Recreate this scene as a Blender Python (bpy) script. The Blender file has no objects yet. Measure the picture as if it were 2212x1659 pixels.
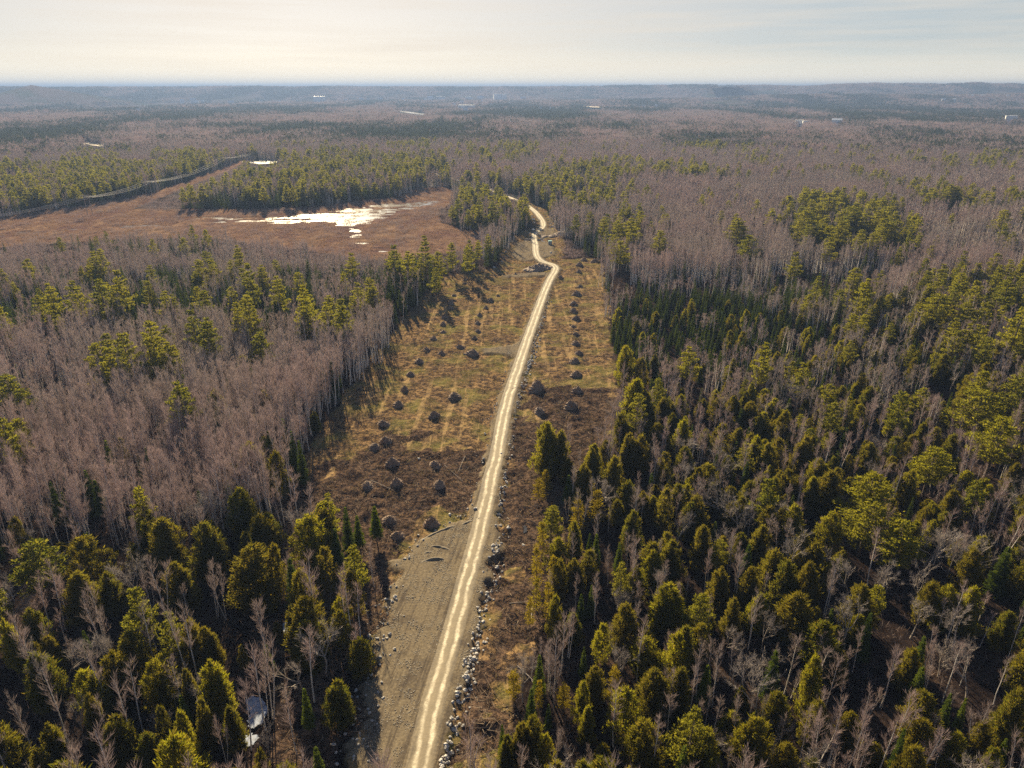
import bpy, math, random
import numpy as np
from mathutils import Vector
R = math.radians
C = bpy.context.scene.collection
scene = bpy.context.scene

# ------------------------------------------------------------------ camera, light, sky, exposure
CAM_H, PITCH = 90.0, R(22.7)
FPX, CX, CY = 1533.7, 1106.0, 829.5            # focal length and centre in the photograph's 2212 x 1659 preview pixels
SUN_AZ, SUN_EL = R(-16.0), R(23.0)             # azimuth from +Y (negative = towards -X)
cam_d = bpy.data.cameras.new("camera"); cam = bpy.data.objects.new("camera", cam_d); C.objects.link(cam)
cam.location = (0, 0, CAM_H); cam.rotation_euler = (R(90) - PITCH, 0, 0)
cam_d.sensor_width = 36; cam_d.lens = 36 * FPX / 2212; cam_d.clip_start = 1; cam_d.clip_end = 100000
scene.camera = cam
sv = Vector((math.sin(SUN_AZ) * math.cos(SUN_EL), math.cos(SUN_AZ) * math.cos(SUN_EL), math.sin(SUN_EL)))
sun_d = bpy.data.lights.new("sun", 'SUN'); sun_d.energy = 5.0; sun_d.angle = R(0.5); sun_d.color = (1.0, 0.82, 0.52)
sun = bpy.data.objects.new("sun", sun_d); C.objects.link(sun); sun.location = (0, 0, 300)
sun.rotation_euler = sv.to_track_quat('Z', 'Y').to_euler()
world = bpy.data.worlds.new("World"); scene.world = world; world.use_nodes = True
def build_world():
    nt = world.node_tree; n = nt.nodes; l = nt.links; n.clear()
    out = n.new('ShaderNodeOutputWorld'); bg = n.new('ShaderNodeBackground'); sky = n.new('ShaderNodeTexSky')
    sky.sky_type = 'NISHITA'; sky.sun_disc = False; sky.sun_elevation = SUN_EL; sky.sun_rotation = SUN_AZ
    sky.altitude = 100; sky.air_density = 0.6; sky.dust_density = 0.5; sky.ozone_density = 1.0
    # thin high cloud: streaks stretched along the horizon, fixed to the sky's own directions
    tc = n.new('ShaderNodeTexCoord'); mp = n.new('ShaderNodeMapping'); mp.inputs['Scale'].default_value = (2.2, 2.2, 46)
    mp.inputs['Rotation'].default_value = (R(0.6), R(1.2), 0)
    ns = n.new('ShaderNodeTexNoise'); ns.inputs['Scale'].default_value = 2.0; ns.inputs['Detail'].default_value = 6; ns.inputs['Roughness'].default_value = 0.55
    cr = n.new('ShaderNodeValToRGB'); cr.color_ramp.elements[0].position = 0.42; cr.color_ramp.elements[1].position = 0.78
    cr.color_ramp.elements[0].color = (0, 0, 0, 1); cr.color_ramp.elements[1].color = (0.55, 0.55, 0.55, 1)
    veil = n.new('ShaderNodeMix'); veil.data_type = 'RGBA'; pass
    mix = n.new('ShaderNodeMix'); mix.data_type = 'RGBA'
    sp = n.new('ShaderNodeSeparateXYZ'); l.new(tc.outputs['Generated'], sp.inputs[0])
    fd = n.new('ShaderNodeMapRange'); fd.interpolation_type = 'SMOOTHSTEP'; l.new(sp.outputs['Z'], fd.inputs[0]); fd.inputs[1].default_value = .09; fd.inputs[2].default_value = .34; fd.inputs[3].default_value = 1; fd.inputs[4].default_value = 0
    vf = n.new('ShaderNodeMath'); vf.operation = 'MULTIPLY'; l.new(fd.outputs[0], vf.inputs[0]); vf.inputs[1].default_value = VEIL; l.new(vf.outputs[0], veil.inputs['Factor'])
    cf = n.new('ShaderNodeMath'); cf.operation = 'MULTIPLY'; l.new(fd.outputs[0], cf.inputs[0]); l.new(cr.outputs[0], cf.inputs[1])
    l.new(tc.outputs['Generated'], mp.inputs['Vector']); l.new(mp.outputs[0], ns.inputs['Vector']); l.new(ns.outputs[0], cr.inputs[0])
    l.new(sky.outputs[0], veil.inputs['A']); 
    dt = n.new('ShaderNodeVectorMath'); dt.operation = 'DOT_PRODUCT'; l.new(tc.outputs['Generated'], dt.inputs[0]); dt.inputs[1].default_value = tuple(sv)
    sr = n.new('ShaderNodeMapRange'); sr.interpolation_type = 'SMOOTHSTEP'; l.new(dt.outputs['Value'], sr.inputs[0]); sr.inputs[1].default_value = .70; sr.inputs[2].default_value = .97
    cs = n.new('ShaderNodeMix'); cs.data_type = 'RGBA'; l.new(sr.outputs[0], cs.inputs['Factor']); cs.inputs['A'].default_value = CLOUD; cs.inputs['B'].default_value = CLOUD_SUN; l.new(cs.outputs['Result'], veil.inputs['B'])
    l.new(cf.outputs[0], mix.inputs['Factor']); l.new(veil.outputs['Result'], mix.inputs['A']); mix.inputs['B'].default_value = CLOUD2
    hz = n.new('ShaderNodeMapRange'); hz.interpolation_type = 'SMOOTHSTEP'; l.new(sp.outputs['Z'], hz.inputs[0]); hz.inputs[1].default_value = -.01; hz.inputs[2].default_value = .055; hz.inputs[3].default_value = 1; hz.inputs[4].default_value = 0
    low = n.new('ShaderNodeMix'); low.data_type = 'RGBA'; l.new(hz.outputs[0], low.inputs['Factor']); l.new(mix.outputs['Result'], low.inputs['A']); low.inputs['B'].default_value = GLOW
    l.new(low.outputs['Result'], bg.inputs[0]); bg.inputs[1].default_value = SKY_STRENGTH
    l.new(bg.outputs[0], out.inputs[0])
SKY_STRENGTH, VEIL = 0.05, 0.86
CLOUD, CLOUD_SUN, CLOUD2, GLOW = (3.3, 3.55, 3.5, 1), (4.7, 4.25, 3.65, 1), (5.9, 5.2, 4.3, 1), (7.6, 6.9, 5.5, 1)
build_world()
scene.view_settings.view_transform = 'Standard'; scene.view_settings.look = 'None'
scene.view_settings.exposure = 1.6; scene.view_settings.gamma = 1
cy = scene.cycles
cy.max_bounces = 5; cy.diffuse_bounces = 2; cy.glossy_bounces = 2; cy.transmission_bounces = 2; cy.transparent_max_bounces = 4; cy.volume_bounces = 0
cy.use_denoising = False; cy.sample_clamp_indirect = 4
HAZE_DENSITY = 1.6e-4

# ------------------------------------------------------------------ helpers
cP, sP = math.cos(PITCH), math.sin(PITCH)
def at(x, y, z=0.0):
    """where the ray of a photograph pixel meets height z"""
    dx, dy = (x - CX) / FPX, -(y - CY) / FPX
    d = (dx, cP + dy * sP, -sP + dy * cP)
    t = (z - CAM_H) / d[2]
    return (d[0] * t, d[1] * t, z)
def proj(X, Y, Z):
    cz = np.maximum(Y * cP - (Z - CAM_H) * sP, 1.0); cyv = Y * sP + (Z - CAM_H) * cP
    return CX + FPX * X / cz, CY - FPX * cyv / cz
def inpoly(px, py, poly):
    ins = np.zeros(np.shape(px), bool); n = len(poly); j = n - 1
    for i in range(n):
        xi, yi = poly[i]; xj, yj = poly[j]
        if yi != yj:
            c = ((yi > py) != (yj > py)) & (px < (xj - xi) * (py - yi) / (yj - yi) + xi)
            ins ^= c
        j = i
    return ins
def vnoise(x, y, seed=0):
    x = np.asarray(x, float); y = np.asarray(y, float)
    xi = np.floor(x).astype(np.int64); yi = np.floor(y).astype(np.int64); fx = x - xi; fy = y - yi
    def h(a, b):
        v = (a * 374761393 + b * 668265263 + seed * 2147483647 + 1013904223) & 0xFFFFFFFF
        v = ((v ^ (v >> 13)) * 1274126177) & 0xFFFFFFFF
        return ((v ^ (v >> 16)) & 0xFFFF) / 65535.0
    u = fx * fx * (3 - 2 * fx); w = fy * fy * (3 - 2 * fy)
    return (h(xi, yi) * (1 - u) + h(xi + 1, yi) * u) * (1 - w) + (h(xi, yi + 1) * (1 - u) + h(xi + 1, yi + 1) * u) * w
def fbm(x, y, o=3, seed=0):
    s = 0; a = 0.5; t = 0
    for k in range(o):
        s = s + a * vnoise(x * 2 ** k, y * 2 ** k, seed + k * 7); t += a; a *= 0.5
    return s / t
def sstep(a, b, x):
    t = np.clip((x - a) / (b - a), 0, 1); return t * t * (3 - 2 * t)
def segdist(X, Y, pts):
    d = np.full(np.shape(X), 1e9)
    for (ax, ay), (bx, by) in zip(pts[:-1], pts[1:]):
        vx, vy = bx - ax, by - ay; L2 = vx * vx + vy * vy + 1e-9
        t = np.clip(((X - ax) * vx + (Y - ay) * vy) / L2, 0, 1)
        d = np.minimum(d, np.hypot(X - ax - t * vx, Y - ay - t * vy))
    return d
def tag(o, label=None, cat=None, group=None, kind=None):
    if label: o['label'] = label
    if cat: o['category'] = cat
    if group: o['group'] = group
    if kind: o['kind'] = kind
    return o
def link(name, data, parent=None, loc=None):
    o = bpy.data.objects.new(name, data); C.objects.link(o)
    if parent: o.parent = parent
    if loc is not None: o.location = loc
    return o
def unit(v):
    return v / np.maximum(np.linalg.norm(v, axis=-1, keepdims=True), 1e-9)
class MB:
    """collects quads from cards, tubes and boxes into one mesh"""
    def __init__(s): s.v = []; s.f = []; s.n = 0
    def raw(s, v, f):
        s.v.append(np.asarray(v, float).reshape(-1, 3)); s.f.append(np.asarray(f, np.int64).reshape(-1, 4) + s.n); s.n += len(s.v[-1])
    def cards(s, b, d, side, L, W):
        L = np.asarray(L)[:, None]; W = np.asarray(W)[:, None]
        m = b + d * L * 0.5
        s.raw(np.stack([b, m + side * W / 2, b + d * L, m - side * W / 2], 1), np.arange(len(b) * 4))
    def tube(s, pts, rad, n=5):
        pts = np.asarray(pts, float); k = len(pts)
        t = unit(np.gradient(pts, axis=0)); ref = np.where(np.abs(t[:, 2:3]) > 0.9, [[1., 0, 0]], [[0., 0, 1]])
        a = unit(np.cross(t, ref)); b = np.cross(t, a)
        ang = np.arange(n) * 2 * math.pi / n
        v = pts[:, None] + (a[:, None] * np.cos(ang)[None, :, None] + b[:, None] * np.sin(ang)[None, :, None]) * np.asarray(rad, float)[:, None, None]
        i = np.arange(k - 1)[:, None] * n; j = np.arange(n)[None]; j2 = (j + 1) % n
        s.raw(v, np.stack([i + j, i + j2, i + n + j2, i + n + j], -1))
    def box(s, c, e, rz=0.0):
        q = np.array([(x, y, z) for z in (-1, 1) for y in (-1, 1) for x in (-1, 1)], float) * np.asarray(e, float) / 2
        ca, sa = math.cos(rz), math.sin(rz)
        q = np.stack([q[:, 0] * ca - q[:, 1] * sa, q[:, 0] * sa + q[:, 1] * ca, q[:, 2]], 1) + np.asarray(c, float)
        s.raw(q, [(0, 2, 3, 1), (4, 5, 7, 6), (0, 1, 5, 4), (2, 6, 7, 3), (0, 4, 6, 2), (1, 3, 7, 5)])
    def mesh(s, name, m):
        v = np.concatenate(s.v) if s.v else np.zeros((0, 3)); f = np.concatenate(s.f) if s.f else np.zeros((0, 4), int)
        return quads_mesh(name, v, f, m)
def quads_mesh(name, v, f, m, smooth=False):
    me = bpy.data.meshes.new(name)
    me.vertices.add(len(v)); me.vertices.foreach_set('co', np.ascontiguousarray(v, np.float32).ravel())
    me.loops.add(f.size); me.loops.foreach_set('vertex_index', np.ascontiguousarray(f, np.int32).ravel())
    me.polygons.add(len(f)); me.polygons.foreach_set('loop_start', np.arange(0, f.size, 4, dtype=np.int32))
    me.polygons.foreach_set('use_smooth', np.full(len(f), smooth))
    me.update(calc_edges=True)
    if m: me.materials.append(m)
    return me

# ------------------------------------------------------------------ materials
def newmat(name):
    m = bpy.data.materials.new(name); m.use_nodes = True; m.node_tree.nodes.clear(); return m, m.node_tree.nodes, m.node_tree.links
def mixc(n, l, fac, a, b):
    x = n.new('ShaderNodeMix'); x.data_type = 'RGBA'
    for k, v in (('Factor', fac), ('A', a), ('B', b)):
        if hasattr(v, 'links'): l.new(v, x.inputs[k])
        elif k == 'Factor': x.inputs[k].default_value = v
        else: x.inputs[k].default_value = (*v, 1)
    return x.outputs['Result']
def noise(n, l, scale, detail=4, vec=None, rough=0.6, sc3=None):
    x = n.new('ShaderNodeTexNoise'); x.inputs['Scale'].default_value = scale; x.inputs['Detail'].default_value = detail; x.inputs['Roughness'].default_value = rough
    if vec is not None:
        if sc3:
            mp = n.new('ShaderNodeMapping'); mp.inputs['Scale'].default_value = sc3; l.new(vec, mp.inputs['Vector']); vec = mp.outputs[0]
        l.new(vec, x.inputs['Vector'])
    return x.outputs[0]
def ramp(n, l, v, lo, hi):
    x = n.new('ShaderNodeMapRange'); x.interpolation_type = 'SMOOTHSTEP'; l.new(v, x.inputs[0]); x.inputs[1].default_value = lo; x.inputs[2].default_value = hi; return x.outputs[0]
def math_(n, l, op, a, b=None, clamp=False):
    x = n.new('ShaderNodeMath'); x.operation = op; x.use_clamp = clamp
    for i, v in enumerate((a, b)):
        if v is None: continue
        if hasattr(v, 'links'): l.new(v, x.inputs[i])
        else: x.inputs[i].default_value = v
    return x.outputs[0]
def mat_foliage(name, c1, c2, c3, trans, stand=None):
    """tree-to-tree and spray-to-spray colour differences; thin sprays let light through"""
    m, n, l = newmat(name)
    oi = n.new('ShaderNodeObjectInfo'); ge = n.new('ShaderNodeNewGeometry')
    c = mixc(n, l, ramp(n, l, oi.outputs['Random'], .45, .95), mixc(n, l, ramp(n, l, oi.outputs['Random'], .0, .5), c2, tuple(.5 * (p + q) for p, q in zip(c2, c3))), c1)
    if stand: c = mixc(n, l, ramp(n, l, noise(n, l, .011, 4, oi.outputs['Location'], .6), .42, .60), c, stand)   # stands of another species
    c = mixc(n, l, ramp(n, l, ge.outputs['Random Per Island'], 0.45, 1.0), c, c3)
    d = n.new('ShaderNodeBsdfDiffuse'); t = n.new('ShaderNodeBsdfTranslucent'); mx = n.new('ShaderNodeMixShader'); mx.inputs[0].default_value = trans
    o = n.new('ShaderNodeOutputMaterial')
    l.new(c, d.inputs[0]); l.new(c, t.inputs[0]); l.new(d.outputs[0], mx.inputs[1]); l.new(t.outputs[0], mx.inputs[2]); l.new(mx.outputs[0], o.inputs[0])
    return m
def mat_plain(name, c1, c2, scale=3.0, rough=0.85):
    m, n, l = newmat(name); tc = n.new('ShaderNodeTexCoord')
    oi = n.new('ShaderNodeObjectInfo')
    v = ramp(n, l, noise(n, l, scale, 4, tc.outputs['Object']), 0.3, 0.7)
    v = math_(n, l, 'ADD', math_(n, l, 'MULTIPLY', v, 0.6), math_(n, l, 'MULTIPLY', oi.outputs['Random'], 0.4))
    b = n.new('ShaderNodeBsdfPrincipled'); b.inputs['Roughness'].default_value = rough; b.inputs['Specular IOR Level'].default_value = 0.3
    o = n.new('ShaderNodeOutputMaterial'); l.new(mixc(n, l, v, c1, c2), b.inputs['Base Color']); l.new(b.outputs[0], o.inputs[0])
    return m
M = {}
M['cedar'] = mat_foliage('cedar_sprays', (.250, .240, .012), (.105, .115, .010), (.190, .140, .016), .58)
M['spruce'] = mat_foliage('spruce_needles', (.155, .190, .019), (.080, .115, .015), (.095, .125, .018), .58)
M['pine'] = mat_foliage('pine_needles', (.215, .205, .014), (.110, .120, .014), (.25, .220, .020), .55)
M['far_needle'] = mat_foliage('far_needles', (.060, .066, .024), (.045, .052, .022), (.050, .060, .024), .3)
M['larch'] = mat_foliage('yellow_sprays', (.25, .195, .010), (.20, .17, .010), (.28, .20, .015), .5)
M['twig'] = mat_foliage('bare_twigs', (.315, .230, .226), (.215, .160, .162), (.40, .305, .280), .22, (.25, .212, .195))
M['twig_grey'] = mat_foliage('grey_twigs', (.31, .27, .25), (.24, .205, .195), (.40, .35, .31), .15)
M['birch_bark'] = mat_plain('pale_bark', (.66, .62, .56), (.42, .37, .33), 2.0)
M['grey_bark'] = mat_plain('grey_bark', (.36, .32, .28), (.24, .20, .17), 2.0)
M['bark'] = mat_plain('brown_bark', (.10, .075, .055), (.15, .115, .09), 2.0)
M['grass'] = mat_foliage('dry_grass', (.34, .215, .105), (.19, .125, .065), (.17, .150, .050), .40)
M['reed'] = mat_foliage('marsh_sedge', (.23, .145, .100), (.18, .105, .088), (.29, .19, .120), .35)
M['slash'] = mat_foliage('broken_branches', (.16, .115, .085), (.10, .070, .055), (.32, .25, .18), .0)
M['brush'] = mat_plain('brush_earth', (.19, .130, .092), (.30, .210, .145), 1.5)
M['rock'] = mat_plain('grey_stone', (.34, .32, .30), (.50, .47, .42), 1.2, 0.7)
M['snow'] = mat_plain('snow', (.33, .40, .56), (.16, .18, .23), 1.4, 0.6)  # dim blue of tree shade is put into the snow colour; mottling is dirt
M['pebble'] = mat_plain('pebbles', (.20, .18, .15), (.33, .29, .23), 3.0, 0.9)
M['white_wall'] = mat_plain('white_siding', (.78, .78, .76), (.70, .70, .68), .5)
M['grey_roof'] = mat_plain('pale_metal_roof', (.62, .64, .66), (.70, .72, .74), .4, .45)
M['teal_roof'] = mat_plain('teal_paint', (.10, .34, .33), (.14, .40, .38), .8, .5)
M['box_grey'] = mat_plain('grey_paint', (.22, .25, .25), (.27, .30, .30), .8, .6)
M['wire'] = mat_plain('aluminium_cable', (.80, .76, .66), (.75, .70, .60), .1, .5)  # pale metal, lightened so the colour carries the cables' sun glints
M['pole'] = mat_plain('weathered_pole', (.30, .24, .18), (.36, .29, .22), 1.0)
M['steel'] = mat_plain('galvanised_steel', (.35, .35, .36), (.30, .30, .31), .5, .5)
M['field'] = mat_plain('dry_field', (.36, .27, .15), (.44, .34, .20), .02)

GRAV1, GRAV2, GRAV3 = (.130, .104, .072), (.235, .188, .122), (.062, .050, .042)
def gravel_color(n, l, vec):
    vr = n.new('ShaderNodeVectorRotate'); vr.rotation_type = 'Z_AXIS'; vr.inputs['Angle'].default_value = R(9); l.new(vec, vr.inputs['Vector'])
    a = mixc(n, l, ramp(n, l, noise(n, l, 2.2, 6, vec, .7), .35, .68), GRAV1, GRAV2)
    a = mixc(n, l, math_(n, l, 'MULTIPLY', ramp(n, l, noise(n, l, 0.22, 4, vec), .48, .72), .65), a, GRAV3)
    # wheel ruts drawn along the haul road's direction
    return mixc(n, l, math_(n, l, 'MULTIPLY', ramp(n, l, noise(n, l, 1.0, 4, vr.outputs[0], .6, (1.5, .07, 1)), .50, .62), .6), a, GRAV3)
def mat_ground():
    m, n, l = newmat('ground')
    tc = n.new('ShaderNodeTexCoord'); P = tc.outputs['Object']
    at_ = n.new('ShaderNodeAttribute'); at_.attribute_name = 'zone'; sep = n.new('ShaderNodeSeparateColor'); l.new(at_.outputs['Color'], sep.inputs[0])
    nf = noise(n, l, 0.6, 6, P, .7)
    litter = mixc(n, l, ramp(n, l, nf, .35, .7), (.012, .009, .009), (.036, .025, .022))  # leaf litter, with the deep shade under the trees put into its colour
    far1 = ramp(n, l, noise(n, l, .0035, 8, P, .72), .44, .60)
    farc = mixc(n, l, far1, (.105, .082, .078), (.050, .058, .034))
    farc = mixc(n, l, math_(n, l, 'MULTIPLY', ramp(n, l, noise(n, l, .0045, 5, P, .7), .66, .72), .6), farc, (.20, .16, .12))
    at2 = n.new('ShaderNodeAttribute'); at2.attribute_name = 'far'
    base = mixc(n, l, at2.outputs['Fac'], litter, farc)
    cl = mixc(n, l, ramp(n, l, noise(n, l, .55, 7, P, .80), .43, .61), (.042, .030, .024), (.30, .190, .090))
    cl = mixc(n, l, math_(n, l, 'MULTIPLY', ramp(n, l, noise(n, l, .09, 4, P), .45, .65), .65), cl, (.165, .150, .045))  # olive growth, strengthened to paint in the lens flare's green tint
    cl = mixc(n, l, math_(n, l, 'MULTIPLY', ramp(n, l, noise(n, l, 1.0, 4, P, .6, (.45, .022, 1)), .54, .62), .5), cl, (.40, .27, .13))
    wet = mixc(n, l, ramp(n, l, noise(n, l, .05, 7, P, .75, (1, .35, 1)), .38, .62), (.120, .070, .062), (.25, .160, .100))
    sl = mixc(n, l, ramp(n, l, noise(n, l, .9, 6, P, .78), .40, .66), (.022, .016, .015), (.155, .100, .066))
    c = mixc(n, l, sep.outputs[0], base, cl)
    c = mixc(n, l, sep.outputs[2], c, wet)
    blot = ramp(n, l, noise(n, l, .06, 6, P, .72), .40, .56)
    c = mixc(n, l, ramp(n, l, math_(n, l, 'ADD', at_.outputs['Alpha'], math_(n, l, 'MULTIPLY', blot, .75)), .55, 1.05), c, sl)
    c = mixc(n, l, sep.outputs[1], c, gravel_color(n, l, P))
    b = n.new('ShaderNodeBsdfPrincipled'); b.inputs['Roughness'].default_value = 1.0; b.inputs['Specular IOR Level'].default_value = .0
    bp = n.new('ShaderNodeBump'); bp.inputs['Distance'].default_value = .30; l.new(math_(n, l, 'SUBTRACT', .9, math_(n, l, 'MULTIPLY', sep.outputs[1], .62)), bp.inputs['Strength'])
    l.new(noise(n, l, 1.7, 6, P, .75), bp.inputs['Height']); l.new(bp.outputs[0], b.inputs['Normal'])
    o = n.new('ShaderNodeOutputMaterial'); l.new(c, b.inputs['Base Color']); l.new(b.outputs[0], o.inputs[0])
    return m
def mat_road():
    m, n, l = newmat('road')
    tc = n.new('ShaderNodeTexCoord'); P = tc.outputs['Object']
    a = n.new('ShaderNodeAttribute'); a.attribute_name = 'across'
    def wob(sc, amp, off): 
        v = n.new('ShaderNodeVectorMath'); v.operation = 'ADD'; l.new(P, v.inputs[0]); v.inputs[1].default_value = (off, off, 0)
        return math_(n, l, 'MULTIPLY', math_(n, l, 'SUBTRACT', noise(n, l, sc, 3, v.outputs[0]), .5), amp)
    ax = math_(n, l, 'ADD', a.outputs['Fac'], wob(.12, .9, 0.0))
    d = math_(n, l, 'ABSOLUTE', math_(n, l, 'SUBTRACT', math_(n, l, 'ABSOLUTE', ax), math_(n, l, 'ADD', wob(.2, .5, 40.0), .84)))
    d = math_(n, l, 'ADD', d, wob(.5, .7, 90.0))
    t = math_(n, l, 'SUBTRACT', 1.0, ramp(n, l, d, .04, .50))
    t = math_(n, l, 'MULTIPLY', t, ramp(n, l, noise(n, l, 1.3, 7, P, .85), .30, .62))
    t = math_(n, l, 'MULTIPLY', t, math_(n, l, 'ADD', math_(n, l, 'MULTIPLY', ramp(n, l, noise(n, l, .16, 4, P), .36, .56), .45), .55))
    soft = math_(n, l, 'SUBTRACT', 1.0, ramp(n, l, math_(n, l, 'ADD', math_(n, l, 'ABSOLUTE', ax), wob(.8, 1.2, 60.0)), .8, 2.1))
    base = mixc(n, l, math_(n, l, 'MULTIPLY', soft, .6), gravel_color(n, l, P), (.30, .245, .160))
    c = mixc(n, l, t, base, (.72, .64, .47))
    b = n.new('ShaderNodeBsdfPrincipled'); b.inputs['Roughness'].default_value = .8; b.inputs['Specular IOR Level'].default_value = .15
    bp = n.new('ShaderNodeBump'); bp.inputs['Distance'].default_value = .08; bp.inputs['Strength'].default_value = .6
    l.new(noise(n, l, 1.2, 6, P, .75), bp.inputs['Height']); l.new(bp.outputs[0], b.inputs['Normal'])
    o = n.new('ShaderNodeOutputMaterial'); l.new(c, b.inputs['Base Color']); l.new(b.outputs[0], o.inputs[0])
    return m
def mat_water():
    m, n, l = newmat('water')
    tc = n.new('ShaderNodeTexCoord')
    b = n.new('ShaderNodeBsdfPrincipled'); b.inputs['Base Color'].default_value = (.03, .03, .03, 1); b.inputs['Roughness'].default_value = .18; b.inputs['IOR'].default_value = 1.33
    bp = n.new('ShaderNodeBump'); bp.inputs['Distance'].default_value = .05; bp.inputs['Strength'].default_value = .35
    l.new(noise(n, l, .8, 4, tc.outputs['Object']), bp.inputs['Height']); l.new(bp.outputs[0], b.inputs['Normal'])
    o = n.new('ShaderNodeOutputMaterial'); l.new(b.outputs[0], o.inputs[0]); return m
M['ground'], M['road'], M['water'] = mat_ground(), mat_road(), mat_water()

# ------------------------------------------------------------------ map of the place (outlines read off the photograph, then fixed to the ground)
ROAD_PX = [(890, 1740), (908, 1655), (935, 1521), (966, 1417), (993, 1313), (1010, 1245), (1039, 1141), (1060, 1037), (1076, 975), (1088, 898), (1101, 850), (1118, 800), (1134, 750),
           (1149, 708), (1169, 650), (1184, 613), (1192, 598), (1199, 588), (1201, 581), (1198, 575), (1188, 571), (1172, 567), (1161, 558), (1157, 546), (1157, 529), (1154, 519),
           (1153, 510), (1159, 502), (1171, 494), (1175, 485), (1169, 473), (1157, 458), (1140, 445), (1123, 435), (1103, 428), (1076, 418), (1053, 408), (1028, 399), (999, 392.5), (982, 389), (961, 381), (930, 373), (905, 368)]
def smooth_path(p, it=3):
    p = [np.array(q[:2], float) for q in p]
    for _ in range(it):
        q = [p[0]]
        for a, b in zip(p[:-1], p[1:]): q += [a * .75 + b * .25, a * .25 + b * .75]
        p = q + [p[-1]]
    return np.array(p)
ROAD_C = smooth_path([at(*q) for q in ROAD_PX], 2)
ROAD_FINE = smooth_path([at(*q) for q in ROAD_PX], 3)
WETV = [(-60, 506), (60, 490), (190, 462), (300, 452), (420, 452), (560, 452), (650, 448), (760, 438), (860, 428), (900, 412), (960, 410), (985, 418), (975, 440), (945, 460), (950, 490), (1010, 505), (1070, 508), (960, 525),
        (880, 532), (830, 542), (700, 520), (560, 500), (450, 486), (250, 495), (60, 508), (-60, 520)]
CLEARV = [(700, 940), (880, 710), (955, 612), (1080, 582), (1085, 545), (1130, 503), (1215, 508), (1300, 562), (1316, 680), (1328, 800), (1330, 860), (1250, 950), (1100, 960), (800, 1000)]
CLEAR = [(740, 1720), (745, 1640), (775, 1540), (790, 1430), (800, 1330), (822, 1240), (780, 1190), (700, 1150), (590, 1120), (610, 1060), (675, 960), (720, 890), (770, 815), (850, 715), (905, 650), (950, 600), (1080, 577),
         (1078, 550), (1100, 525), (1120, 505), (1150, 490), (1130, 455), (1105, 440), (1128, 430), (1180, 452), (1195, 478), (1205, 500), (1222, 525), (1215, 560), (1300, 558), (1318, 680), (1326, 790), (1340, 880), (1345, 930), (1265, 965), (1230, 1000),
         (1225, 1100), (1215, 1190), (1185, 1260), (1165, 1330), (1150, 1410), (1120, 1500), (1085, 1580), (1060, 1720)]
GRAVEL = [(745, 1720), (760, 1655), (790, 1560), (805, 1450), (815, 1380), (842, 1290), (860, 1224), (891, 1183), (964, 1137), (1022, 1120), (1040, 1080), (1052, 1037), (1078, 1037), (1070, 1099), (1077, 1162), (1056, 1245),
          (1039, 1313), (1014, 1417), (987, 1521), (941, 1655), (920, 1720)]
PAD2 = [(1115, 526), (1148, 519), (1190, 524), (1200, 540), (1195, 552), (1165, 560), (1130, 566), (1108, 556)]
PAD3 = [(1160, 503), (1185, 492), (1200, 500), (1195, 512), (1165, 512)]
SPUR = [(1128, 752), (1122, 775), (1108, 775), (1085, 768), (1040, 765), (1035, 756), (1075, 754), (1105, 748), (1128, 738)]
SPUR2 = [(1188, 596), (1190, 588), (1130, 590), (1085, 596), (1090, 601), (1150, 598)]
SLASH = [[(590, 1120), (640, 1060), (760, 1000), (830, 960), (960, 950), (1062, 960), (1040, 1080), (960, 1120), (880, 1170), (850, 1250), (800, 1330), (770, 1500), (730, 1700), (560, 1700), (640, 1300)],
         [(1085, 960), (1130, 850), (1340, 850), (1350, 930), (1240, 1000), (1225, 1200), (1170, 1330), (1120, 1500), (1080, 1700), (920, 1720), (990, 1521), (1060, 1245), (1080, 1120)]]
WET = [(-60, 506), (60, 490), (190, 462), (300, 452), (420, 452), (560, 452), (650, 450), (760, 438), (860, 425), (900, 408), (960, 404), (985, 418), (975, 440), (945, 455), (950, 480), (1010, 500), (1085, 505), (1085, 530), (960, 548),
       (880, 560), (800, 562), (690, 545), (560, 528), (450, 514), (250, 518), (60, 530), (-60, 540)]
POND = [(470, 477), (520, 470), (590, 468), (640, 462), (700, 455), (760, 446), (840, 438), (950, 430), (978, 434), (960, 441), (900, 452), (850, 466), (820, 477), (775, 492), (745, 494), (700, 483), (600, 484), (500, 483)]
STREAMS = [([(-30, 507), (60, 500), (140, 496), (230, 492), (300, 489), (380, 486), (450, 479), (600, 476)], 3.5), ([(760, 490), (770, 505), (765, 517), (790, 528), (826, 542)], 2.6), ([(640, 480), (560, 478), (450, 470), (420, 474)], 4.0)]
ROW = [(-40, 482), (60, 462), (180, 445), (262, 432), (325, 418), (400, 393), (470, 366), (530, 343), (535, 347), (490, 372), (410, 402), (335, 432), (280, 455), (60, 490), (-40, 500)]
FARWATER = [[(848, 238.5), (866, 239), (925, 246.5), (915, 248.5), (880, 244)], [(520, 350), (545, 347), (575, 348), (606, 348), (600, 352), (560, 355), (540, 352)], [(1040, 422), (1075, 419), (1085, 421), (1100, 418), (1130, 427), (1120, 430), (1100, 425), (1070, 424)],
            [(200, 441), (235, 436), (255, 432), (250, 435), (225, 441)]]
FIELDS = [[(1508, 221), (1530, 216.5), (1570, 214), (1610, 219), (1622, 223), (1560, 223.5)], [(168, 310), (195, 309), (240, 316), (230, 319), (190, 314)], [(1250, 231), (1300, 234), (1310, 236.5), (1270, 235)]]
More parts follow.
